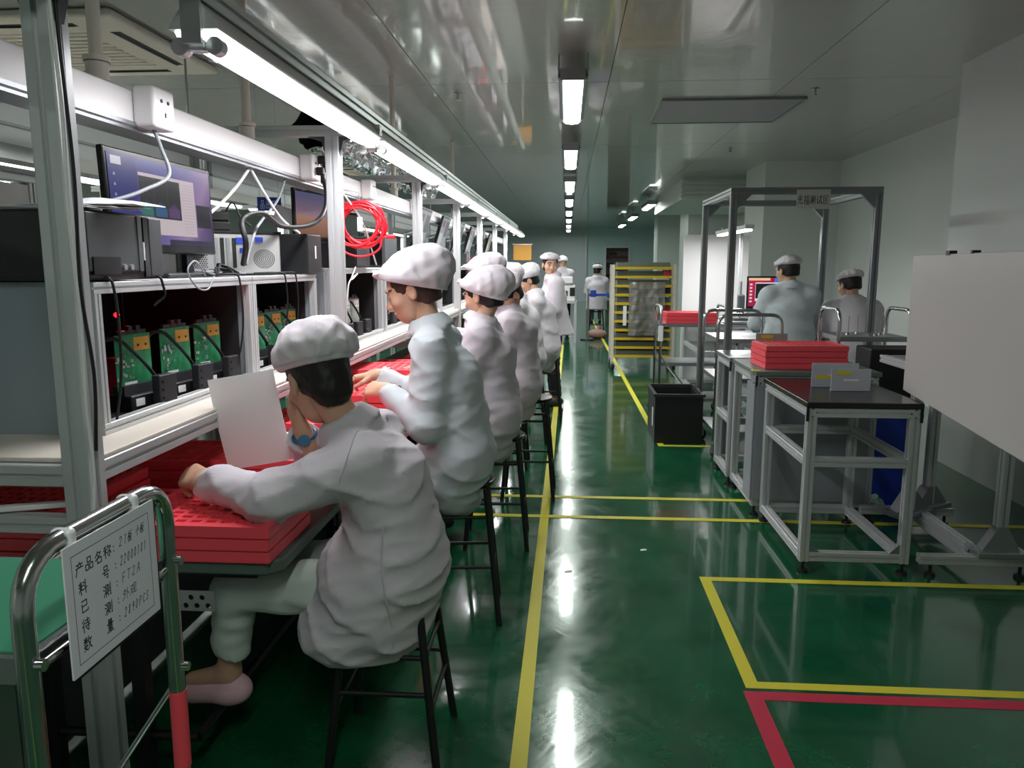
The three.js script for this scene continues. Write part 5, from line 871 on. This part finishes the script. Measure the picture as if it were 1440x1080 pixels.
function person(S) {
  const B = S.base, J = S.j, c = S.cell || 0.012, o = thing('person', S.label, 'person', B), L = k => sub(J[k], B), j = {}; for (const k in J) j[k] = L(k);
  const side = nrm(sub(j.shL, j.shR)), up = nrm(sub(j.neck, j.hip)), fwd = nrm(crs(side, up));       // left x up = forward? fixed below
  const parts = [];
  // --- body: one continuous figure under the clothes, with head and hands
  const H = S.head, hd = nrm(H.dir), hx = nrm(crs(H.up || [0, 1, 0], hd)), hy = nrm(crs(hd, hx)), hs = H.s || 1, hc = sub(H.c, B);
  const at = (a, b) => [hc[0] + hs * (hy[0] * a + hd[0] * b), hc[1] + hs * (hy[1] * a + hd[1] * b), hc[2] + hs * (hy[2] * a + hd[2] * b)];
  const nk = at(-0.05, -0.02);
  const W = { w: side, k: 1.35 };
  const flesh = blend([bone(j.hip, j.waist, 0.105, 0.095, W), bone(j.waist, j.chest, 0.095, 0.105, W), bone(j.chest, j.neck, 0.1, 0.055, W), bone(j.neck, nk, 0.05, 0.052), bone(j.neck, j.shL, 0.055, 0.045), bone(j.neck, j.shR, 0.055, 0.045), bone(j.shL, j.elL, 0.045, 0.036), bone(j.shR, j.elR, 0.045, 0.036), bone(j.elL, j.wrL, 0.034, 0.024), bone(j.elR, j.wrR, 0.034, 0.024), bone(j.hipL, j.knL, 0.075, 0.05), bone(j.hipR, j.knR, 0.075, 0.05), bone(j.knL, j.anL, 0.05, 0.033), bone(j.knR, j.anR, 0.05, 0.033), bone(j.anL, j.toeL, 0.033, 0.025), bone(j.anR, j.toeR, 0.033, 0.025)], 0.03);
  const all = Object.values(j);
  { const [lo, hi] = boxOf([...all, nk], 0.12); parts.push(paint(nets(flesh, lo, hi, c * 1.4), () => SKIN)); }
  const hc_ = S.far ? 0.008 : 0.0045;
  { const g = paint(nets(headField, [-0.1, -0.125, -0.12], [0.1, 0.135, 0.13], hc_), headPaint); g.applyMatrix4(basis(hx, hy, hd, hc).multiply(new THREE.Matrix4().makeScale(hs, hs, hs))); parts.push(g); }
  for (const [k, s, w, e] of [['L', 1, j.wrL, j.elL], ['R', -1, j.wrR, j.elR]]) {
    const h = S.hands && S.hands[k] || {}; if (h.hide) continue;
    const X = nrm(h.dir || sub(w, e)), u = h.up || [0, 1, 0], d = dot(u, X), Y = nrm([u[0] - X[0] * d, u[1] - X[1] * d, u[2] - X[2] * d]), Z = crs(X, Y);
    const g = paint(nets(handField(h.curl === undefined ? 0.5 : h.curl, h.spread === undefined ? 0.6 : h.spread, s), [-0.07, -0.11, -0.075], [0.185, 0.035, 0.075], S.far ? 0.006 : 0.0032), () => SKIN);
    g.applyMatrix4(basis(X, Y, Z, w)); parts.push(g);
  }
  const bg = mergeGeometries(parts.map(g => { g.computeVertexNormals(); return uvMetres(g); })); bg.userData.keep = true;
  mesh('body', bg, M.skin, o);
  // --- coat
  const cw = { w: side, k: S.wide || 1.5 }, sd = S.seed || 0, amp = S.fold === undefined ? (S.far ? 0.007 : 0.01) : S.fold;
  const list = [bone(j.hip, j.waist, 0.135, 0.122, cw), bone(j.waist, j.chest, 0.122, 0.12, cw), bone(j.chest, lerp3(j.chest, j.neck, 0.85), 0.118, 0.06, cw), bone(j.neck, j.shL, 0.065, 0.068), bone(j.neck, j.shR, 0.065, 0.068)];
  if (S.skirt) for (const q of S.skirt) list.push(bone(sub(q[0], B), sub(q[1], B), q[2], q[3], q[4] ? { w: q[4], k: q[5] || 1.3, flat: !q[6] } : { flat: !q[6] }));
  const torso = blend(list, 0.06);
  const cuffL = lerp3(j.elL, j.wrL, S.cuff || 0.93), cuffR = lerp3(j.elR, j.wrR, S.cuff || 0.93);
  const arm = (a, b, w) => blend([bone(a, b, 0.078, 0.066), bone(b, w, 0.066, 0.05, { flat: true })], 0.03);
  const aL = arm(j.shL, j.elL, cuffL), aR = arm(j.shR, j.elR, cuffR);
  const cn = lerp3(j.neck, nk, 0.3), ca = nrm(sub(nk, j.neck));
  const collar = (x, y, z) => { const p = [x - cn[0], y - cn[1], z - cn[2]], h = dot(p, ca), r = Math.sqrt(Math.max(0, dot(p, p) - h * h)); return Math.hypot(r - 0.082 + h * 0.6, Math.max(0, Math.abs(h) - 0.022)) - 0.0085; };
  const coat = (x, y, z) => {
    let d = smin(smin(torso(x, y, z), aL(x, y, z), 0.035), aR(x, y, z), 0.035);
    if (amp && d < 0.06 && d > -0.06) {
      const n1 = noise3(x * 2.2 + sd, y * 6.5 + x * 3 + z * 2.5 + sd, z * 2.2), n2 = noise3(x * 3 + y * 2, y * 11 - x * 5 - z * 4 + sd * 2, z * 3 + 5), n3 = noise3(x * 14, y * 18 + sd, z * 14);
      const r = 1 - Math.abs(n1), q = 1 - Math.abs(n2); d -= amp * (r * r - 0.4) + amp * 0.5 * (q * q - 0.4) + amp * 0.06 * n3;
    }
    return smin(d, collar(x, y, z), 0.008);
  };
  { const pts = [j.hip, j.waist, j.chest, j.neck, j.shL, j.shR, j.elL, j.elR, j.wrL, j.wrR]; if (S.skirt) for (const q of S.skirt) pts.push(sub(q[0], B), sub(q[1], B)); const [lo, hi] = boxOf(pts, 0.27); const g = uvMetres(nets(coat, lo, hi, c)); g.userData.keep = true; const m = mesh('coat', g, S.coat || M.coat, o);
    for (const line of S.seams || []) {
      const pts = line.map(q => { let p = sub(q, B); for (let k = 0; k < 6; k++) { const e = 0.004, d = coat(...p), n = nrm([coat(p[0] + e, p[1], p[2]) - d, coat(p[0], p[1] + e, p[2]) - d, coat(p[0], p[1], p[2] + e) - d]); p = [p[0] - n[0] * d * 0.8, p[1] - n[1] * d * 0.8, p[2] - n[2] * d * 0.8]; } return p; });
      mesh('seam', [tube(pts, 0.0028, 40, 5)], S.coat || M.coat, m);
    } }
  // --- trousers and shoes
  const tr = blend([bone(j.hip, j.waist, 0.12, 0.1, W), bone(j.hipL, j.knL, 0.088, 0.068), bone(j.hipR, j.knR, 0.088, 0.068), bone(j.knL, lerp3(j.knL, j.anL, S.crop || 0.95), 0.068, 0.055, { flat: true }), bone(j.knR, lerp3(j.knR, j.anR, S.crop || 0.95), 0.068, 0.055, { flat: true })], 0.02);
  { const [lo, hi] = boxOf([j.hip, j.waist, j.hipL, j.hipR, j.knL, j.knR, j.anL, j.anR], 0.16); const g = uvMetres(nets((x, y, z) => tr(x, y, z) + 0.006 * noise3(x * 7 + sd, y * 14, z * 7), lo, hi, c * 1.1)); g.userData.keep = true; mesh('trousers', g, S.trousers || M.trousers, o); }
  for (const k of ['L', 'R']) {
    const a = j['an' + k], t = j['toe' + k], y0 = Math.min(a[1], t[1]) - 0.075, h = [a[0], a[1] - 0.03, a[2]], f = blend([bone([a[0] + (a[0] - t[0]) * 0.25, y0 + 0.05, a[2] + (a[2] - t[2]) * 0.25], [t[0], y0 + 0.038, t[2]], 0.042, 0.038), bone(h, [a[0], y0 + 0.05, a[2]], 0.034, 0.045)], 0.03);
    const [lo, hi] = boxOf([a, t, [a[0], y0, a[2]]], 0.1); const g = uvMetres(nets((x, y, z) => Math.max(f(x, y, z), y0 + 0.004 - y), lo, hi, c * 0.9)); g.userData.keep = true; mesh('shoe', g, S.shoe || M.dark, o);
  }
  // --- hair and cap, in the head's frame
  const hg = new THREE.Group(); const hm = basis(hx, hy, hd, hc).multiply(new THREE.Matrix4().makeScale(hs, hs, hs));
  const long = S.hairLow || -0.07;
  const hair = nets((x, y, z) => { const ax = Math.abs(x); let d = ell(x, y, z, [0, 0.03, -0.02], [0.083, 0.092, 0.103]); d = smin(d, ell(x, y, z, [0, -0.045, -0.06], [0.06, 0.055, 0.045]), 0.03); d = smax(d, -ell(x, y, z, [0, -0.055, S.faceCut || 0.085], [0.082, 0.1 + (S.fringe || 0), 0.085]), 0.01); d = smax(d, long - y + Math.max(0, z + 0.03) * 0.9, 0.01); d = smax(d, -ell(ax, y, z, [0.085, -0.01, 0.0], [0.022, 0.032, 0.024]), 0.008); return d + 0.002 * noise3(x * 60, y * 25, z * 60); }, [-0.1, -0.13, -0.14], [0.1, 0.14, 0.11], S.far ? 0.009 : 0.006);
  hair.applyMatrix4(hm); hair.computeVertexNormals(); uvMetres(hair); hair.userData.keep = true; mesh('hair', hair, S.hair || M.hairBlack, o);
  const K = S.capShape || {}, lift = K.front === undefined ? 0.085 : K.front, slope = K.slope === undefined ? 0.42 : K.slope, back = K.back || 0.14;
  const cap = nets((x, y, z) => {
    let d = ell(x, y, z, [0, K.cy || 0.062, K.cz || -0.028], [K.w || 0.106, K.h || 0.092, back]);
    const n = noise3(x * 11 + sd, y * 11, z * 5), m = noise3(x * 26, y * 20 + sd, z * 14); const pl = Math.sin(Math.atan2(x, z + 0.03) * 13 + n * 2.5) * Math.min(1, Math.hypot(x, z + 0.03) * 9); d += 0.008 * (1 - Math.abs(n)) * -1 + 0.002 * m + 0.0022 * pl + 0.004;
    d = smax(d, (lift - 0.1 * slope + z * slope) - y, 0.012);
    const band = Math.max(Math.abs(y - (lift - 0.1 * slope + z * slope) - 0.006) - 0.016, Math.abs(Math.hypot(x / 0.089, (z + 0.012) / 0.112) - 1) * 0.09 - 0.006);
    d = smin(d, band - 0.002, 0.012);
    if (K.brim) d = smin(d, ell(x, y, z, [0, lift + 0.006, 0.095], [0.07, 0.009, K.brim]), 0.008);
    return d;
  }, [-0.14, -0.15, -0.23], [0.14, 0.18, 0.17], S.far ? 0.009 : 0.006);
  cap.applyMatrix4(hm); cap.computeVertexNormals(); uvMetres(cap); cap.userData.keep = true; mesh('cap', cap, S.cap || M.cap, o);
  return o;
}
// stools
let stoolProto = null;
function stool(label, p, h, turn = 0, group) {
  const s = thing('stool', label, 'stool', p, turn, group), a = 0.11, b = 0.165;
  mesh('seat', [new THREE.LatheGeometry([[0, -0.028], [0.13, -0.028], [0.15, -0.02], [0.155, -0.006], [0.15, 0], [0, 0]].map(q => new THREE.Vector2(...q)), 28).translate(0, h, 0)], M.blackGloss, s);
  const C = [[1, 1], [1, -1], [-1, -1], [-1, 1]], at = (i, y) => { const t = y / h, r = b + (a - b) * t; return [C[i][0] * r, y, C[i][1] * r]; };
  for (let i = 0; i < 4; i++) {
    mesh('leg', [rod(at(i, 0), at(i, h - 0.02), 0.0125, 12)], M.black, s);
    for (const y of [0.2 + (i % 2) * 0.05, h - 0.14]) mesh('rung', [rod(at(i, y), at((i + 1) % 4, y), 0.008, 8)], M.black, s);
  }
  return s;
}
// a worker seated on a stool facing -x at the line; (X, Z) is the seat centre, dy shifts the seat
function seated(label, X, Z, seat, o = {}) {
  const q = (x, y, z) => [X + x, seat + y, Z + z], lean = o.lean || 0, d = o.dz || 0, hx = o.hx || 0, hy = o.hy || 0;
  const reach = o.reach || 0.42;
  return person({
    label, base: [X, 0, Z], cell: o.cell, far: o.far, seed: o.seed || Math.round(Z * 7), coat: o.coat, cap: o.cap, hair: o.hair, capShape: o.capShape, fold: o.fold, trousers: o.trousers, shoe: o.shoe, hairLow: o.hairLow, fringe: o.fringe, faceCut: o.faceCut,
    head: { c: q(-0.2 - lean + hx, 0.735 + hy, d), dir: o.look || [-0.93, -0.36, -0.1], s: o.hs || 1.0 },
    j: {
      hip: q(-0.02, 0.09, 0), waist: q(-0.03, 0.24, 0), chest: q(-0.06 - lean * 0.55, 0.42, d * 0.6), neck: q(-0.13 - lean * 0.9, 0.585 + hy * 0.6, d * 0.9),
      shL: q(-0.11 - lean * 0.8, 0.53 + hy * 0.5, 0.165 + d), shR: q(-0.11 - lean * 0.8, 0.53 + hy * 0.5, -0.165 + d),
      elL: o.elL ? q(...o.elL) : q(-0.2 - lean, 0.27, 0.2), elR: o.elR ? q(...o.elR) : q(-0.24 - lean, 0.28, -0.2),
      wrL: o.wrL ? q(...o.wrL) : q(-reach, 0.31, 0.1), wrR: o.wrR ? q(...o.wrR) : q(-reach - 0.02, 0.33, -0.09),
      hipL: q(-0.02, 0.07, 0.09), hipR: q(-0.02, 0.07, -0.09), knL: q(-0.36, -0.08, 0.11), knR: q(-0.36, -0.08, -0.11), anL: q(-0.3, -0.4, 0.1), anR: q(-0.26, -0.4, -0.1), toeL: q(-0.43, -0.44, 0.1), toeR: q(-0.39, -0.44, -0.1),
    },
    skirt: [[q(-0.03, 0.1, 0), q(-0.04, -0.05, 0), 0.14, 0.125, [0, 0, 1], 1.4, 1], [q(0, 0.09, 0.09), q(-0.26, -0.02, 0.12), 0.11, 0.098], [q(0, 0.09, -0.09), q(-0.26, -0.02, -0.12), 0.11, 0.098]],
    hands: o.hands || { L: { dir: [-0.9, -0.2, -0.3], up: [0, 0.9, 0.3], curl: 0.45 }, R: { dir: [-0.9, -0.1, 0.3], up: [0, 0.9, -0.3], curl: 0.5 } },
  });
}
// ---------- the workers ----------
{ // first worker: bowed over the trays, far hand at her cheek, near forearm on the trays
  const base = [-0.53, 0, -2.2];
  stool('black four-legged stool under the bowed worker with the watch', base, 0.5, 0);
  person({
    label: 'person in white coat and cap bowing over red trays, hand with blue watch at cheek', base, cell: 0.0085, seed: 3, coat: M.coat, cap: M.cap, hair: M.hairBlack, trousers: M.trousers, shoe: M.pink, crop: 0.74, cuff: 0.97, hairLow: -0.1,
    capShape: { front: 0.07, slope: 0.2, back: 0.135, h: 0.095, cy: 0.066, cz: -0.03, w: 0.112 },
    head: { c: [-0.735, 1.165, -2.21], dir: [-0.62, -0.42, -0.66], up: [-0.1, 1, 0], s: 1.08 },
    j: {
      hip: [-0.53, 0.6, -2.2], waist: [-0.52, 0.72, -2.2], chest: [-0.54, 0.87, -2.19], neck: [-0.63, 1.0, -2.2],
      shL: [-0.575, 0.945, -2.045], shR: [-0.6, 0.96, -2.37], elL: [-0.81, 0.865, -1.985], elR: [-0.83, 0.85, -2.46], wrL: [-1.03, 0.885, -2.07], wrR: [-0.795, 0.985, -2.24],
      hipL: [-0.52, 0.58, -2.1], hipR: [-0.52, 0.58, -2.3], knL: [-0.99, 0.53, -2.13], knR: [-0.93, 0.525, -2.33], anL: [-1.04, 0.24, -2.16], anR: [-0.73, 0.3, -2.36], toeL: [-1.16, 0.215, -2.16], toeR: [-0.82, 0.26, -2.38],
    },
    skirt: [[[-0.51, 0.62, -2.2], [-0.55, 0.47, -2.19], 0.16, 0.155, [0, 0, 1], 1.35, 1], [[-0.6, 0.56, -2.15], [-0.66, 0.44, -2.13], 0.145, 0.125, [0, 0, 1], 1.3, 1]],
    hands: { L: { dir: [-0.85, 0.05, -0.5], up: [0.1, 0.75, 0.65], curl: 0.8 }, R: { dir: [-0.36, 0.9, -0.08], up: [-0.7, -0.2, 0.6], curl: 0.3 } }, faceCut: 0.115, wide: 1.45, fold: 0.012,
    seams: [[0, 1, 2, 3, 4, 5, 6, 7].map(k => { const a = -1.9 + k * 0.62; return [-0.6 + 0.02 * Math.sin(a), 0.93 + 0.09 * Math.sin(a), -2.04 + 0.1 * Math.cos(a) * 0.9]; }), [[-0.5, 0.8, -1.98], [-0.5, 0.7, -1.98], [-0.49, 0.6, -1.97], [-0.47, 0.5, -1.98], [-0.46, 0.42, -1.99]]],

  });
  const w = thing('wristwatch', 'round blue-faced watch on the wrist beside the bowed cheek', 'watch', [-0.795, 0.985, -2.24]);
  const ax = V(0.045, 0.14, 0.15).normalize(), q = new THREE.Quaternion().setFromUnitVectors(V(0, 1, 0), V(-0.1, 0.75, 0.35).normalize());
  mesh('strap', [new THREE.TorusGeometry(0.034, 0.006, 8, 28).rotateX(F90).applyQuaternion(q)], M.watch, w);
  mesh('dial', [cyl(0.018, 0.018, 0.009, [0.012, -0.008, 0.036], [1.3, 0.3, 0], 20)], M.watch, w);
  // upright sheet of paper before her
  const s = single('paper_sheet', [sheet(0.21, 0.292, (u, v) => 0.006 * Math.sin(u * 3) + 0.004 * Math.sin(v * 4), 0.0014, 12).rotateX(F90).translate(0, 0.146, 0)], M.paper, 'white printed sheet standing upright on the red trays before the bowed worker', 'paper', [-0.962, 0.874, -2.3], 0.05);
  s.rotation.z = 0.17;
}
// second worker
stool('black stool under the worker in profile with brown hair', [-0.45, 0, -3.17], 0.6, 0.1);
seated('person in white coat seen in profile with brown hair and tall white cap', -0.43, -3.16, 0.61, { cell: 0.009, seed: 9, coat: M.coatCool, hair: M.hairBrown, lean: 0.0, hx: -0.01, hy: 0.045, look: [-0.86, -0.36, 0.06], hs: 1.06, fringe: -0.035, faceCut: 0.098, capShape: { front: 0.105, slope: 0.62, back: 0.155, h: 0.105, cy: 0.056, cz: -0.045, w: 0.11, brim: 0.022 }, elL: [-0.12, 0.26, 0.22], wrL: [-0.31, 0.38, 0.1], elR: [-0.24, 0.3, -0.22], wrR: [-0.42, 0.4, -0.2], hands: { L: { dir: [-0.8, 0.0, -0.45], up: [-0.2, 0.8, 0.5], curl: 0.5 }, R: { dir: [-0.95, -0.15, 0.1], up: [0, 0.9, -0.2], curl: 0.55 } } });
// third
stool('black stool under the third worker, the one with the low black hairline', [-0.37, 0, -4.04], 0.6, 0.05);
seated('person in white coat with low black hair turned away under a creased cap', -0.36, -4.02, 0.61, { cell: 0.011, seed: 21, coat: M.coat, lean: -0.04, hx: 0.08, hy: -0.01, look: [-0.85, -0.25, -0.4], capShape: { front: 0.095, slope: 0.6, back: 0.155, h: 0.1, cy: 0.05, cz: -0.045, w: 0.11, brim: 0.022 } });
// fourth, looking down
stool('black stool with bare seat edge under the worker with lowered face', [-0.24, 0, -4.93], 0.65, 0.0);
seated('person in white coat with lowered face and brimmed cap beside the aisle line', -0.28, -4.9, 0.65, { cell: 0.012, seed: 31, coat: M.coat, lean: -0.04, hx: 0.06, hy: -0.08, look: [-0.5, -0.6, 0.55], capShape: { front: 0.075, slope: 0.2, back: 0.12, h: 0.075, brim: 0.05 } });
// others further along
const farPose = { cell: 0.015, far: true };
[[-0.42, -5.65, 0.66, 'person in white coat whose wide cap shows behind the third worker', 41, [-0.9, -0.3, -0.2], 0.02, { front: 0.1, slope: 0.6, back: 0.16, h: 0.1, cy: 0.055, cz: -0.045, brim: 0.035 }],
 [-0.3, -6.5, 0.62, 'person in white coat whose round cap shows between two rows of caps', 51, [-0.9, -0.3, -0.3], 0, {}],
 [-0.18, -7.4, 0.62, 'person in white coat sitting just before the standing worker', 61, [-0.8, -0.5, 0.2], -0.01, { front: 0.08, slope: 0.35 }]].forEach(([x, z, s, l, seed, look, hy, cs]) => {
  stool('black stool further along the line, ' + (z > -6 ? 'behind the third worker' : z > -7 ? 'between two capped workers' : 'just before the standing worker'), [x - 0.03, 0, z], s - 0.01);
  seated(l, x, z, s, { ...farPose, seed, look, hy, capShape: cs, coat: M.coat });
});
// standing worker beside the line
function standing(label, X, Z, hgt, turn, o = {}) {
  const c = Math.cos(turn), s = Math.sin(turn), k = hgt / 1.62, q = (x, y, z) => [X + (x * c + z * s) * k, y * k, Z + (-x * s + z * c) * k];   // faces -x before turning
  const dv = (x, y, z) => [x * c + z * s, y, -x * s + z * c];
  return person({
    label, base: [X, 0, Z], cell: o.cell || 0.015, far: true, seed: o.seed, coat: o.coat, cap: o.cap, hair: o.hair, trousers: o.trousers || M.trousersDark, shoe: o.shoe, capShape: o.capShape, fringe: o.fringe,
    head: { c: q(-0.04 + (o.hx || 0), 1.485, 0), dir: o.look || dv(-1, -0.15, 0), s: k },
    j: {
      hip: q(0.0, 0.86, 0), waist: q(0, 1.0, 0), chest: q(0, 1.16, 0), neck: q(-0.01, 1.35, 0), shL: q(0, 1.29, 0.165), shR: q(0, 1.29, -0.165), elL: q(-0.03, 1.03, 0.22), elR: q(-0.1, 1.04, -0.22),
      wrL: o.wrL ? q(...o.wrL) : q(-0.14, 0.85, 0.2), wrR: o.wrR ? q(...o.wrR) : q(-0.3, 0.98, -0.14), hipL: q(0, 0.84, 0.09), hipR: q(0, 0.84, -0.09), knL: q(-0.02, 0.46, 0.1), knR: q(0.0, 0.46, -0.1), anL: q(0.02, 0.085, 0.1), anR: q(0.03, 0.085, -0.1), toeL: q(-0.12, 0.075, 0.11), toeR: q(-0.11, 0.075, -0.11),
    },
    skirt: [[q(0, 0.95, 0), q(0.02, o.hem || 0.7, 0), 0.15, 0.2, dv(0, 0, 1), 1.25]],
  });
}
standing('person in long white coat standing beside the line, glancing back', -0.14, -8.2, 1.63, 0.2, { seed: 71, look: [0.25, -0.12, 0.95], hem: 0.76, cap: M.cap, coat: M.coat, capShape: { front: 0.08, slope: 0.1, back: 0.11, h: 0.065 } });
standing('person in white coat standing behind the white machine at the far end', -0.1, -16.2, 1.66, -1.57, { seed: 81, cell: 0.018, look: [0.1, -0.25, 0.95], coat: M.coat });
// far seated worker with his back turned
{
  const X = 0.62, Z = -16.3;
  stool('black stool under the worker seated far down by the doorway wall', [X, 0, Z], 0.66);
  person({
    label: 'person in white coat seated far down the aisle with back turned', base: [X, 0, Z], cell: 0.017, far: true, seed: 91, coat: M.coat, cap: M.cap, trousers: M.trousersGrey,
    head: { c: [X + 0.02, 1.37, Z - 0.06], dir: [0.5, -0.2, -0.8], s: 1 }, capShape: { front: 0.07, slope: 0.1, back: 0.115, h: 0.07 },
    j: { hip: [X, 0.76, Z], waist: [X, 0.9, Z], chest: [X, 1.05, Z], neck: [X, 1.22, Z - 0.03], shL: [X - 0.165, 1.16, Z - 0.02], shR: [X + 0.165, 1.16, Z - 0.04], elL: [X - 0.2, 0.92, Z - 0.1], elR: [X + 0.24, 0.95, Z - 0.14], wrL: [X - 0.1, 0.86, Z - 0.28], wrR: [X + 0.36, 0.87, Z - 0.3], hipL: [X - 0.09, 0.74, Z], hipR: [X + 0.09, 0.74, Z], knL: [X - 0.1, 0.6, Z - 0.38], knR: [X + 0.1, 0.6, Z - 0.38], anL: [X - 0.1, 0.32, Z - 0.32], anR: [X + 0.1, 0.32, Z - 0.32], toeL: [X - 0.1, 0.3, Z - 0.44], toeR: [X + 0.1, 0.3, Z - 0.44] },
    skirt: [[[X, 0.8, Z], [X, 0.56, Z + 0.02], 0.16, 0.18, [1, 0, 0], 1.25]],
  });
}
// the two testers with their backs to the aisle
[[1.9, -6.72, 0.72, 0, 'person in white coat seated in the booth beside the magenta screen', -0.06, M.coatCool, 101], [2.44, -6.68, 0.68, 0.08, 'person in white coat bent forward in the booth by the wall', -0.1, M.coat, 111]].forEach(([X, Z, s, ln, l, hz, ct, seed], i) => {
  stool(i ? 'black stool under the tester bent forward by the wall' : 'black stool under the tester beside the magenta screen', [X, 0, Z], s - 0.01);
  const q = (x, y, z) => [X + x, s + y, Z + z];
  person({
    label: l, base: [X, 0, Z], cell: 0.013, far: true, seed, coat: ct, cap: M.cap, hair: M.hairBlack, trousers: M.trousersGrey, hairLow: -0.05,
    head: { c: q(-0.02, 0.72 - ln, -0.08 - ln), dir: i ? [-0.3, -0.35, -0.9] : [-0.45, -0.2, -0.85], s: 1 }, capShape: { front: 0.08, slope: 0.12, back: 0.115, h: i ? 0.07 : 0.075 },
    j: { hip: q(0, 0.09, 0), waist: q(0, 0.24, 0), chest: q(0, 0.4 - ln * 0.5, -0.02 - ln * 0.5), neck: q(0, 0.58 - ln, -0.05 - ln), shL: q(-0.175, 0.52 - ln, -0.04 - ln), shR: q(0.175, 0.52 - ln, -0.04 - ln), elL: q(-0.25, 0.28, -0.14), elR: q(0.24, 0.28, -0.16), wrL: q(-0.18, 0.2, -0.36), wrR: q(0.14, 0.2, -0.38), hipL: q(-0.09, 0.07, 0), hipR: q(0.09, 0.07, 0), knL: q(-0.11, -0.1, -0.38), knR: q(0.11, -0.1, -0.38), anL: q(-0.1, -0.44, -0.3), anR: q(0.1, -0.44, -0.3), toeL: q(-0.1, -0.48, -0.43), toeR: q(0.1, -0.48, -0.43) },
    skirt: [[q(0, 0.1, 0), q(0, -0.12, 0.03), 0.16, 0.17, [1, 0, 0], 1.25]],
  });
});
scene.traverse(o => { if (o.isMesh) o.castShadow = o.receiveShadow = true; });
renderer.render(scene, camera);
